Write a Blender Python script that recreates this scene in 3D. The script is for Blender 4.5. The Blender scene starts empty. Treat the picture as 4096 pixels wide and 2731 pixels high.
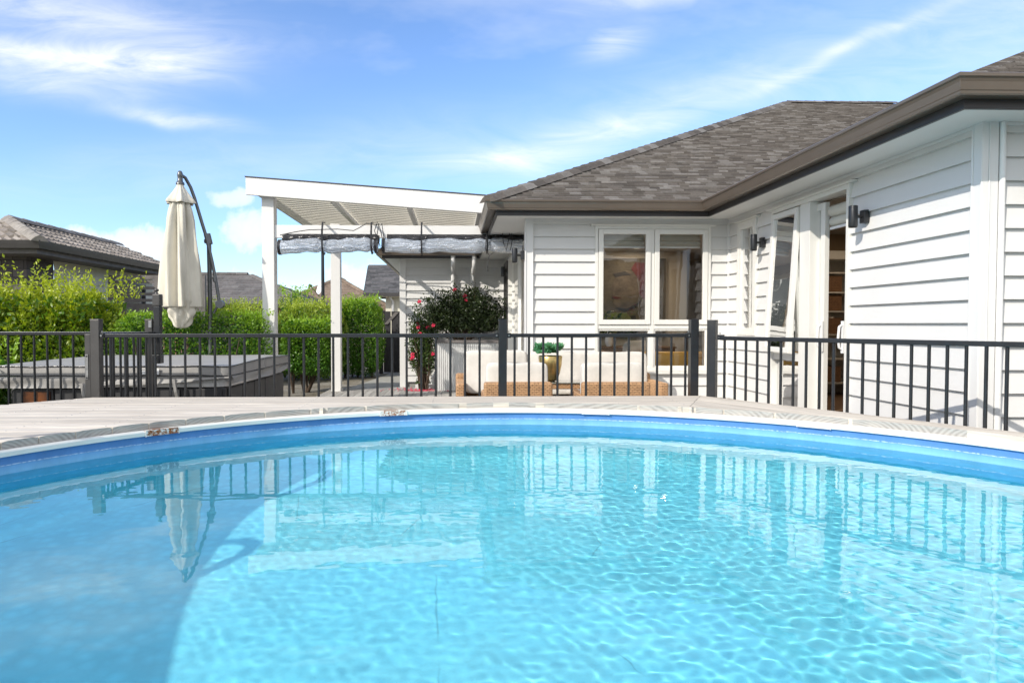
import bpy, math, random
import numpy as np
from mathutils import Vector, Matrix
random.seed(7)
sc = bpy.context.scene
col = sc.collection
PI = math.pi
# ---------------------------------------------------------------- camera
cd = bpy.data.cameras.new('camera')
cam = bpy.data.objects.new('camera', cd)
col.objects.link(cam)
cd.lens = 22.96; cd.sensor_width = 36; cd.shift_x = .0408; cd.clip_end = 2000; cd.clip_start = .02
cam.location = (0, 0, 0)
cam.rotation_euler = (math.radians(90 - 1.49), 0, math.radians(-1.5))
sc.camera = cam
# ---------------------------------------------------------------- light
SUN = Vector((1.15, 1.05, -1.0)).normalized()
SUN_EL = math.asin(-SUN.z)
SUN_ROT = math.atan2(-SUN.x, -SUN.y)
sl = bpy.data.lights.new('sun', 'SUN')
sun = bpy.data.objects.new('sun', sl)
col.objects.link(sun)
sl.energy = 3.2; sl.angle = math.radians(.53); sl.color = (1, .935, .84)
sl.cycles.is_caustics_light = True
sun.rotation_euler = SUN.to_track_quat('-Z', 'Y').to_euler()
sun.location = (-12, -10, 12)
w = bpy.data.worlds.new('World'); sc.world = w; w.use_nodes = True
sc.view_settings.view_transform = 'Standard'; sc.view_settings.look = 'None'
sc.view_settings.exposure = .5; sc.view_settings.gamma = 1
sc.cycles.use_denoising = True
sc.cycles.max_bounces = 10; sc.cycles.transparent_max_bounces = 16
sc.cycles.caustics_refractive = True; sc.cycles.caustics_reflective = True
sc.cycles.sample_clamp_indirect = 5; sc.cycles.sample_clamp_direct = 9; sc.cycles.blur_glossy = .3


class NT:
    """small helper to write node trees"""
    def __init__(s, tree): s.t = tree
    def n(s, kind, ins=None, **kw):
        nd = s.t.nodes.new(kind)
        for k, v in kw.items(): setattr(nd, k, v)
        for k, v in (ins or {}).items():
            sk = nd.inputs[k]
            if isinstance(v, bpy.types.NodeSocket): s.t.links.new(v, sk)
            else: sk.default_value = v
        return nd
    def m(s, op, a, b=None, c=None, clamp=False):
        nd = s.t.nodes.new('ShaderNodeMath'); nd.operation = op; nd.use_clamp = clamp
        for i, v in enumerate((a, b, c)):
            if v is None: continue
            if isinstance(v, bpy.types.NodeSocket): s.t.links.new(v, nd.inputs[i])
            else: nd.inputs[i].default_value = v
        return nd.outputs[0]
    def mix(s, f, a, b, blend='MIX'):
        nd = s.t.nodes.new('ShaderNodeMix'); nd.data_type = 'RGBA'; nd.blend_type = blend
        for k, v in ((0, f), (6, a), (7, b)):
            if isinstance(v, bpy.types.NodeSocket): s.t.links.new(v, nd.inputs[k])
            else: nd.inputs[k].default_value = v if k == 0 else (*v[:3], 1)
        return nd.outputs[2]
    def ramp(s, f, stops):
        nd = s.t.nodes.new('ShaderNodeValToRGB'); s.t.links.new(f, nd.inputs[0])
        e = nd.color_ramp.elements
        while len(e) < len(stops): e.new(.5)
        for i, (p, c) in enumerate(stops):
            e[i].position = p; e[i].color = (c, c, c, 1) if isinstance(c, (int, float)) else (*c[:3], 1)
        return nd.outputs[0]
    def noise(s, vec, scale, detail=4, rough=.55, dist=0, out=0):
        nd = s.n('ShaderNodeTexNoise', {'Scale': scale, 'Detail': detail, 'Roughness': rough, 'Distortion': dist})
        if vec is not None: s.t.links.new(vec, nd.inputs['Vector'])
        return nd.outputs[out]
    def mapping(s, vec, scale=(1, 1, 1), rot=(0, 0, 0), loc=(0, 0, 0)):
        return s.n('ShaderNodeMapping', {'Vector': vec, 'Scale': scale, 'Rotation': rot, 'Location': loc}).outputs[0]


# ---------------------------------------------------------------- sky with clouds
def build_sky():
    N = NT(w.node_tree)
    bg = w.node_tree.nodes['Background']
    sky = N.n('ShaderNodeTexSky', sky_type='NISHITA', sun_disc=False)
    sky.sun_elevation = SUN_EL; sky.sun_rotation = SUN_ROT
    sky.air_density = 1.1; sky.dust_density = .2; sky.ozone_density = 2.0
    tc = N.n('ShaderNodeTexCoord').outputs['Generated']
    sep = N.n('ShaderNodeSeparateXYZ', {0: tc})
    x, y, z = sep.outputs
    yy = N.m('MAXIMUM', N.m('ABSOLUTE', y), .15)
    a = N.m('DIVIDE', x, yy); b = N.m('DIVIDE', z, yy)
    p = N.n('ShaderNodeCombineXYZ', {0: a, 1: b, 2: y}).outputs[0]
    # cirrus streaks: centre (a, b), angle, half length, half width, strength
    wob = N.noise(p, 3.0, 3)
    av = N.m('ADD', a, N.m('MULTIPLY', N.m('SUBTRACT', wob, .5), .10))
    bv = N.m('ADD', b, N.m('MULTIPLY', N.m('SUBTRACT', N.noise(N.mapping(p, loc=(5, 3, 1)), 3.2, 3), .5), .08))
    def blob(cx, cy, ang, L, W, k):
        c, s_ = math.cos(ang), math.sin(ang)
        dx = N.m('SUBTRACT', av, cx); dy = N.m('SUBTRACT', bv, cy)
        u = N.m('DIVIDE', N.m('ADD', N.m('MULTIPLY', dx, c), N.m('MULTIPLY', dy, s_)), L)
        v = N.m('DIVIDE', N.m('SUBTRACT', N.m('MULTIPLY', dy, c), N.m('MULTIPLY', dx, s_)), W)
        q = N.m('ADD', N.m('MULTIPLY', u, u), N.m('MULTIPLY', v, v))
        return N.m('MULTIPLY', N.m('EXPONENT', N.m('MULTIPLY', q, -1.0)), k)
    cir = None
    for args in ((.08, .262, .22, .13, .022, .62), (.30, .318, .38, .16, .026, .36), (.58, .415, .40, .22, .011, .48), (-.55, .85, .2, .5, .12, .9), (-.9, 1.25, .3, .6, .2, .8), (.1, 1.3, .3, .5, .2, .6),
                 (.42, .36, .3, .35, .08, .20), (.24, .432, .25, .05, .022, .7), (.27, .495, .12, .12, .02, .6),
                 (-.64, .405, -.10, .22, .020, .8), (-.58, .462, -.12, .24, .040, .6), (-.47, .40, .05, .12, .03, .7),
                 (-.43, .317, -.1, .09, .012, .6), (-.60, .36, -.12, .14, .02, .5), (-.2, .50, .05, .08, .012, .6),
                 (-.25, .25, .1, .5, .05, .22), (1.2, .55, .3, .5, .12, .6)):
        g = blob(*args)
        cir = g if cir is None else N.m('ADD', cir, g)
    fib = N.noise(N.mapping(p, scale=(2.2, 9, 1), rot=(0, 0, .25)), 2.6, 7, .62, .8)
    fib = N.ramp(fib, ((.30, .25), (.72, 1.0)))
    cir = N.m('MULTIPLY', cir, fib)
    # veil of thin high cloud elsewhere, seen in reflections too
    veil = N.ramp(N.noise(N.mapping(p, scale=(1, 2.4, 1), rot=(0, 0, .3)), 1.3, 6, .6), ((.52, 0.0), (.85, .45)))
    # cumulus banks low over the roofs
    cu = None
    for (cx, cy, L, W, k) in ((-.56, .120, .065, .034, .95), (-.47, .115, .06, .034, .95), (-.63, .12, .03, .020, .85),
                              (-.335, .19, .045, .020, .8), (-.31, .145, .05, .040, .85), (-.37, .07, .3, .02, .45),
                              (-.12, .075, .09, .03, .55), (-1.0, .11, .18, .05, .9)):
        dx = N.m('DIVIDE', N.m('SUBTRACT', a, cx), L); dy = N.m('DIVIDE', N.m('SUBTRACT', b, cy), W)
        g = N.m('MULTIPLY', N.m('EXPONENT', N.m('MULTIPLY', N.m('ADD', N.m('MULTIPLY', dx, dx), N.m('MULTIPLY', dy, dy)), -1)), k)
        cu = g if cu is None else N.m('MAXIMUM', cu, g)
    puff = N.noise(p, 15, 7, .6, .2)
    cu = N.m('ADD', cu, N.m('MULTIPLY', N.m('SUBTRACT', puff, .5), 1.5))
    cu = N.ramp(cu, ((.40, 0.0), (.60, .50), (1.0, .68)))
    front = N.m('GREATER_THAN', y, 0.0)
    cloud = N.m('MULTIPLY', N.m('MAXIMUM', cir, cu), front)
    rear = N.m('MULTIPLY', N.ramp(y, ((0.0, 1.0), (.05, 0.0))), N.ramp(N.noise(tc, 2.6, 6, .6), ((.30, .5), (.55, .9))))
    cloud = N.m('MAXIMUM', N.m('MAXIMUM', cloud, veil), rear, clamp=True)
    cloud = N.m('MULTIPLY', cloud, N.ramp(z, ((0, 0.0), (.02, 1.0))), clamp=True)
    c0 = N.mix(1, sky.outputs[0], (.80, .94, 1.18), 'MULTIPLY')
    c1 = N.mix(cloud, c0, (6.0, 6.0, 6.0))
    w.node_tree.links.new(c1, bg.inputs[0])
    bg.inputs[1].default_value = .15


build_sky()


# ---------------------------------------------------------------- materials
def new_mat(name):
    m = bpy.data.materials.new(name); m.use_nodes = True
    N = NT(m.node_tree)
    return m, N, m.node_tree.nodes['Principled BSDF']


def mat(name, c, rough=.5, metal=0, var=.12, vscale=6, bump=0, bscale=60, spec=.5, stretch=(1, 1, 1), c2=None, attr=False, coat=0):
    m, N, b = new_mat(name)
    tc = N.n('ShaderNodeTexCoord').outputs['Object']
    mp = N.mapping(tc, scale=stretch)
    f = N.noise(mp, vscale, 5, .6)
    d = c2 or tuple(max(0, x * (1 - var * 2)) for x in c)
    f2 = N.ramp(f, ((.3, 0.0), (.7, 1.0)))
    base = N.mix(f2, d, c)
    if attr:
        at = N.n('ShaderNodeAttribute', attribute_name='Col').outputs['Color']
        base = N.mix(1, base, at, 'MULTIPLY')
    N.t.links.new(base, b.inputs['Base Color'])
    b.inputs['Roughness'].default_value = rough; b.inputs['Metallic'].default_value = metal
    b.inputs['Specular IOR Level'].default_value = spec
    if coat: b.inputs['Coat Weight'].default_value = coat
    if bump:
        h = N.noise(mp, bscale, 4, .6)
        bp = N.n('ShaderNodeBump', {'Height': h, 'Strength': bump, 'Distance': .01})
        N.t.links.new(bp.outputs[0], b.inputs['Normal'])
    return m


def siding_mat():
    m, N, b = new_mat('siding_paint')
    p = N.n('ShaderNodeNewGeometry').outputs['Position']
    grime = N.ramp(N.noise(N.mapping(p, scale=(1, 1, .25)), 2.2, 6, .65), ((.35, 0.0), (.8, 1.0)))
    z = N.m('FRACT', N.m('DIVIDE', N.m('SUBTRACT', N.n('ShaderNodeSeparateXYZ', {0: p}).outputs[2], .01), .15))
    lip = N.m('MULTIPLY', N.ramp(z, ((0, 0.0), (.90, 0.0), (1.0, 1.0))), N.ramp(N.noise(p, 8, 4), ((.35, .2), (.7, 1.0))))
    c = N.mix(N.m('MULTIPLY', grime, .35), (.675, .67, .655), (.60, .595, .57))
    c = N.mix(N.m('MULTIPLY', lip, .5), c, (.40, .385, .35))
    N.t.links.new(c, b.inputs['Base Color']); b.inputs['Roughness'].default_value = .42
    bp = N.n('ShaderNodeBump', {'Height': N.noise(N.mapping(p, scale=(1, 1, 3)), 14, 4), 'Strength': .12, 'Distance': .01})
    N.t.links.new(bp.outputs[0], b.inputs['Normal'])
    return m


def glass_mat(name, tint=(1, 1, 1), refl=1.6):
    m, N, b = new_mat(name)
    N.t.nodes.remove(b)
    out = [n for n in N.t.nodes if n.type == 'OUTPUT_MATERIAL'][0]
    tr = N.n('ShaderNodeBsdfTransparent', {0: (*tint, 1)})
    gl = N.n('ShaderNodeBsdfGlossy', {'Roughness': .0})
    tc = N.n('ShaderNodeTexCoord').outputs['Object']
    bp = N.n('ShaderNodeBump', {'Height': N.noise(tc, 3.0, 2), 'Strength': .06, 'Distance': .02})
    N.t.links.new(bp.outputs[0], gl.inputs['Normal'])
    fr = N.n('ShaderNodeFresnel', {0: 1.5})
    f = N.m('MULTIPLY', fr.outputs[0], refl, clamp=True)
    mx = N.n('ShaderNodeMixShader', {0: f, 1: tr.outputs[0], 2: gl.outputs[0]})
    N.t.links.new(mx.outputs[0], out.inputs[0])
    return m


def wood_mat(name, ang=0, c=(.70, .64, .55), d=(.40, .35, .30)):
    """silvered decking: streaks along the plank, every plank its own tone through Col"""
    m, N, b = new_mat(name)
    tc = N.n('ShaderNodeTexCoord').outputs['Object']
    at = N.n('ShaderNodeAttribute', attribute_name='Col').outputs['Color']
    v = N.n('ShaderNodeVectorMath', {0: tc, 1: N.n('ShaderNodeVectorMath', {0: at, 1: (13, 7, 3)}, operation='MULTIPLY').outputs[0]}, operation='ADD').outputs[0]
    r = N.mapping(v, rot=(0, 0, -ang))
    g = N.noise(N.mapping(r, scale=(1.2, 34, 34)), 2.0, 7, .62, .6)
    g2 = N.noise(N.mapping(r, scale=(.6, 9, 9)), 2.2, 4, .6, .4)
    knot = N.ramp(N.noise(N.mapping(r, scale=(3, 14, 14)), 3.3, 2), ((.74, 0.0), (.80, 1.0)))
    base = N.mix(N.ramp(g, ((.33, 1.0), (.62, 0.0))), c, d)
    base = N.mix(N.m('MULTIPLY', N.ramp(g2, ((.35, 0.0), (.75, 1.0))), .4), base, (.72, .69, .63))
    base = N.mix(N.m('MULTIPLY', knot, .5), base, (.23, .19, .15))
    tone = N.ramp(N.n('ShaderNodeSeparateColor', {0: at}).outputs[0], ((0, .84), (1, 1.08)))
    base = N.mix(1, base, tone, 'MULTIPLY')
    N.t.links.new(base, b.inputs['Base Color'])
    b.inputs['Roughness'].default_value = .8; b.inputs['Specular IOR Level'].default_value = .25
    bp = N.n('ShaderNodeBump', {'Height': g, 'Strength': .35, 'Distance': .004})
    N.t.links.new(bp.outputs[0], b.inputs['Normal'])
    return m


def endgrain_mat():
    m, N, b = new_mat('end_grain')
    tc = N.n('ShaderNodeNewGeometry').outputs['Position']
    at = N.n('ShaderNodeAttribute', attribute_name='Col').outputs['Color']
    off = N.n('ShaderNodeVectorMath', {0: tc, 1: N.n('ShaderNodeVectorMath', {0: at, 1: (0, .4, .06)}, operation='MULTIPLY').outputs[0]}, operation='ADD').outputs[0]
    sp = N.n('ShaderNodeSeparateXYZ', {0: off})
    yv = N.m('SUBTRACT', N.m('FRACT', N.m('DIVIDE', sp.outputs[1], .6)), .5)
    zz = N.m('ADD', N.m('MULTIPLY', sp.outputs[2], 1.6), 1.02)
    rr = N.m('SQRT', N.m('ADD', N.m('MULTIPLY', yv, N.m('MULTIPLY', yv, .3)), N.m('MULTIPLY', zz, zz)))
    rr = N.m('ADD', rr, N.m('MULTIPLY', N.noise(tc, 12, 3), .02))
    wv = N.m('SINE', N.m('MULTIPLY', rr, 300))
    base = N.mix(N.m('MULTIPLY_ADD', wv, .5, .5), (.26, .25, .235), (.40, .39, .37))
    base = N.mix(N.ramp(N.noise(tc, 9, 4), ((.4, 0.0), (.7, .7))), base, (.45, .42, .38))
    N.t.links.new(base, b.inputs['Base Color']); b.inputs['Roughness'].default_value = .85
    return m


def leaf_mat(name, c_old, c_new, trans=.35, rough=.38):
    m, N, b = new_mat(name)
    at = N.n('ShaderNodeAttribute', attribute_name='Col').outputs['Color']
    s = N.n('ShaderNodeSeparateColor', {0: at})
    base = N.mix(s.outputs[0], c_old, c_new)
    base = N.mix(N.m('MULTIPLY', s.outputs[1], .3), base, tuple(x * .5 for x in c_old))
    N.t.links.new(base, b.inputs['Base Color'])
    b.inputs['Roughness'].default_value = rough; b.inputs['Specular IOR Level'].default_value = .45
    tl = N.n('ShaderNodeBsdfTranslucent', {0: N.mix(1, base, (1.5, 1.55, .6), 'MULTIPLY')})
    mx = N.n('ShaderNodeMixShader', {0: trans, 1: b.outputs[0], 2: tl.outputs[0]})
    out = [n for n in N.t.nodes if n.type == 'OUTPUT_MATERIAL'][0]
    N.t.links.new(mx.outputs[0], out.inputs[0])
    return m


def liner_mat():
    """vinyl pool liner: darker top band, pale scum line, faded lower wall, light mosaic floor"""
    m, N, b = new_mat('pool_liner')
    tc = N.n('ShaderNodeNewGeometry').outputs['Position']
    sp = N.n('ShaderNodeSeparateXYZ', {0: tc})
    z = N.m('ADD', sp.outputs[2], N.m('MULTIPLY', N.m('SUBTRACT', N.noise(N.mapping(tc, scale=(1, 1, 3)), 22, 4), .5), .009))
    zf = N.m('DIVIDE', N.m('ADD', z, .74), .10)             # 0 at the water, 1 at the rim
    wall = N.ramp(zf, ((.0, (.24, .50, .74)), (.12, (.22, .48, .74)), (.46, (.16, .38, .68)), (.54, (.105, .255, .55)), (.99, (.085, .215, .50))))
    wv = N.ramp(N.noise(N.mapping(tc, scale=(1, 1, .35)), 7, 5, .65), ((.3, .86), (.7, 1.10)))
    wall = N.mix(1, wall, wv, 'MULTIPLY')
    scum = N.ramp(zf, ((.50, 0.0), (.53, 1.0), (.55, 1.0), (.58, 0.0)))
    sc2 = N.m('MULTIPLY', scum, N.ramp(N.noise(tc, 60, 5), ((.32, 0.0), (.62, .7))))
    wall = N.mix(sc2, wall, (.62, .76, .86))
    deep = N.ramp(N.m('MULTIPLY', N.m('ADD', sp.outputs[2], .73), -1), ((0, (.02, .34, .58)), (.3, (.06, .55, .78)), (1.0, (.27, .86, .98))))  # submerged wall darker than the floor: water absorption put into the liner colour
    under = N.m('LESS_THAN', sp.outputs[2], -.745)
    v = N.n('ShaderNodeTexVoronoi', {'Vector': tc, 'Scale': 16}, feature='F1')
    f = N.ramp(v.outputs['Distance'], ((.1, 1.04), (.6, .90)))
    v2 = N.ramp(N.noise(tc, 5, 5, .65), ((.3, .90), (.7, 1.05)))
    deep = N.mix(1, N.mix(1, deep, f, 'MULTIPLY'), v2, 'MULTIPLY')
    # wrinkles of the liner and a few leaves' stains on the floor
    wr = N.n('ShaderNodeTexVoronoi', {'Vector': N.mapping(tc, scale=(1, .7, 1)), 'Scale': 1.3}, feature='DISTANCE_TO_EDGE')
    ln = N.m('MULTIPLY', N.ramp(wr.outputs['Distance'], ((.0, 1.0), (.006, 0.0))), N.ramp(N.noise(tc, 1.7, 3), ((.56, 0.0), (.62, .4))))
    deep = N.mix(ln, deep, (.03, .13, .16))
    base = N.mix(under, wall, deep)
    N.t.links.new(base, b.inputs['Base Color'])
    bp = N.n('ShaderNodeBump', {'Height': N.noise(N.mapping(tc, scale=(1, 1, .3)), 5, 4), 'Strength': .35, 'Distance': .03})
    N.t.links.new(bp.outputs[0], b.inputs['Normal'])
    b.inputs['Roughness'].default_value = .5; b.inputs['Specular IOR Level'].default_value = .12
    return m


def rust_paint_mat():
    """white coated steel top rail that rusts along its lower lip and at the joins"""
    m, N, b = new_mat('pool_rail_steel')
    tc = N.n('ShaderNodeNewGeometry').outputs['Position']
    at = N.n('ShaderNodeSeparateColor', {0: N.n('ShaderNodeAttribute', attribute_name='Col').outputs['Color']})
    sp = N.n('ShaderNodeSeparateXYZ', {0: tc})
    n1 = N.noise(tc, 40, 6, .7); n2 = N.noise(tc, 14, 4, .6)
    low = N.ramp(N.m('ADD', N.m('MULTIPLY', N.m('ADD', sp.outputs[2], .647), 42), N.m('MULTIPLY', n1, 1.0)), ((.30, 1.0), (.48, 0.0)))
    low = N.m('MULTIPLY', low, N.ramp(n2, ((.35, .15), (.6, 1.0))))
    jn = N.ramp(N.m('ADD', N.m('MULTIPLY', at.outputs[0], .5), N.m('MULTIPLY', N.noise(tc, 55, 7, .8), .95)), ((.90, 0.0), (1.02, 1.0)))
    k = N.m('MAXIMUM', low, jn, clamp=True)
    base = N.mix(N.ramp(N.noise(tc, 5, 4), ((.3, 0.0), (.7, .3))), (.80, .80, .77), (.62, .60, .55))
    base = N.mix(k, base, N.mix(n1, (.42, .13, .02), (.09, .03, .01)))
    N.t.links.new(base, b.inputs['Base Color'])
    N.t.links.new(N.mix(k, (.35,) * 3, (.9,) * 3), b.inputs['Roughness'])
    return m


def weave_mat(name, c, d, bw=.040, bh=.017):
    m, N, b = new_mat(name)
    tc = N.n('ShaderNodeTexCoord').outputs['Object']
    sp = N.n('ShaderNodeSeparateXYZ', {0: tc})
    vec = N.n('ShaderNodeCombineXYZ', {0: N.m('ADD', sp.outputs[0], sp.outputs[1]), 1: sp.outputs[2], 2: 0}).outputs[0]
    br = N.n('ShaderNodeTexBrick', {'Vector': vec, 'Color1': (*c, 1), 'Color2': (*(x * .72 for x in c), 1), 'Mortar': (*d, 1),
                                    'Scale': 1, 'Mortar Size': .0026, 'Mortar Smooth': .6, 'Brick Width': bw, 'Row Height': bh})
    base = N.mix(N.ramp(N.noise(tc, 30, 4), ((.3, 0.0), (.7, .5))), br.outputs[0], tuple(x * 1.15 for x in c))
    N.t.links.new(base, b.inputs['Base Color']); b.inputs['Roughness'].default_value = .55
    bp = N.n('ShaderNodeBump', {'Height': br.outputs['Fac'], 'Strength': 1.0, 'Distance': .006}, invert=True)
    N.t.links.new(bp.outputs[0], b.inputs['Normal'])
    return m


def corrugated_translucent():
    m, N, b = new_mat('roof_sheet')
    tc = N.n('ShaderNodeTexCoord').outputs['Object']
    c = N.mix(N.ramp(N.noise(N.mapping(tc, scale=(1, 6, 1)), 2.0, 5), ((.35, 0.0), (.7, 1.0))), (.50, .46, .34), (.66, .62, .50))
    N.t.links.new(c, b.inputs['Base Color']); b.inputs['Roughness'].default_value = .5
    tl = N.n('ShaderNodeBsdfTranslucent', {0: c})
    mx = N.n('ShaderNodeMixShader', {0: .45, 1: b.outputs[0], 2: tl.outputs[0]})
    out = [n for n in N.t.nodes if n.type == 'OUTPUT_MATERIAL'][0]
    N.t.links.new(mx.outputs[0], out.inputs[0])
    return m


def vinyl_mat():
    m, N, b = new_mat('clear_vinyl')
    N.t.nodes.remove(b)
    out = [n for n in N.t.nodes if n.type == 'OUTPUT_MATERIAL'][0]
    tc = N.n('ShaderNodeTexCoord').outputs['Object']
    h = N.noise(N.mapping(tc, scale=(1.1, 8, 8)), 2.2, 3, .45, 1.8)
    bp = N.n('ShaderNodeBump', {'Height': h, 'Strength': 1.0, 'Distance': .09})
    gl = N.n('ShaderNodeBsdfGlossy', {'Roughness': .07, 'Color': (.95, .97, 1, 1), 'Normal': bp.outputs[0]})
    tr = N.n('ShaderNodeBsdfTransparent', {0: (.85, .88, .92, 1)})
    df = N.n('ShaderNodeMixShader', {0: .65, 1: N.n('ShaderNodeBsdfTranslucent', {0: (.80, .85, .92, 1)}).outputs[0], 2: N.n('ShaderNodeBsdfDiffuse', {0: (.62, .70, .82, 1)}).outputs[0]})
    f = N.ramp(h, ((.40, .15), (.52, .75), (.60, .2)))
    m1 = N.n('ShaderNodeMixShader', {0: .7, 1: tr.outputs[0], 2: df.outputs[0]})
    m2 = N.n('ShaderNodeMixShader', {0: f, 1: m1.outputs[0], 2: gl.outputs[0]})
    N.t.links.new(m2.outputs[0], out.inputs[0])
    return m


def water_mat():
    m, N, b = new_mat('pool_water')
    N.t.nodes.remove(b)
    out = [n for n in N.t.nodes if n.type == 'OUTPUT_MATERIAL'][0]
    g = N.n('ShaderNodeBsdfGlass', {'Roughness': 0, 'IOR': 1.47, 'Color': (.97, .997, 1, 1)})
    N.t.links.new(g.outputs[0], out.inputs[0])
    return m


def ground_mat():
    m, N, b = new_mat('garden_ground')
    tc = N.n('ShaderNodeTexCoord').outputs['Object']
    n1 = N.noise(tc, 2.5, 6, .65); n2 = N.noise(tc, 34, 5, .7)
    c = N.mix(N.ramp(n1, ((.38, 0.0), (.62, 1.0))), (.17, .145, .10), (.33, .31, .27))
    c = N.mix(N.ramp(n2, ((.4, 0.0), (.7, .7))), c, (.10, .075, .05))
    far = N.ramp(N.n('ShaderNodeVectorMath', {0: tc}, operation='LENGTH').outputs['Value'], ((0, 0.0), (1, 1.0)))
    N.t.links.new(c, b.inputs['Base Color']); b.inputs['Roughness'].default_value = .95
    bp = N.n('ShaderNodeBump', {'Height': n2, 'Strength': .7, 'Distance': .03})
    N.t.links.new(bp.outputs[0], b.inputs['Normal'])
    return m


def brick_mat(name, c1, c2, mortar, bw=.23, bh=.085, ms=.008):
    m, N, b = new_mat(name)
    tc = N.n('ShaderNodeTexCoord').outputs['Object']
    sp = N.n('ShaderNodeSeparateXYZ', {0: tc})
    vec = N.n('ShaderNodeCombineXYZ', {0: N.m('ADD', sp.outputs[0], sp.outputs[1]), 1: sp.outputs[2], 2: 0}).outputs[0]
    br = N.n('ShaderNodeTexBrick', {'Vector': vec, 'Color1': (*c1, 1), 'Color2': (*c2, 1), 'Mortar': (*mortar, 1),
                                    'Scale': 1, 'Mortar Size': ms, 'Brick Width': bw, 'Row Height': bh})
    N.t.links.new(br.outputs[0], b.inputs['Base Color']); b.inputs['Roughness'].default_value = .85
    bp = N.n('ShaderNodeBump', {'Height': br.outputs['Fac'], 'Strength': .6, 'Distance': .006}, invert=True)
    N.t.links.new(bp.outputs[0], b.inputs['Normal'])
    return m


def emit_mat(name, c, k):
    m, N, b = new_mat(name)
    b.inputs['Base Color'].default_value = (*c, 1)
    b.inputs['Emission Color'].default_value = (*c, 1); b.inputs['Emission Strength'].default_value = k
    return m


def fabric_mat(name, c, bump=.25, fine=160, var=.08, trans=0):
    m = mat(name, c, .9, var=var, vscale=3, bump=bump, bscale=fine, spec=.15)
    return m


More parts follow.
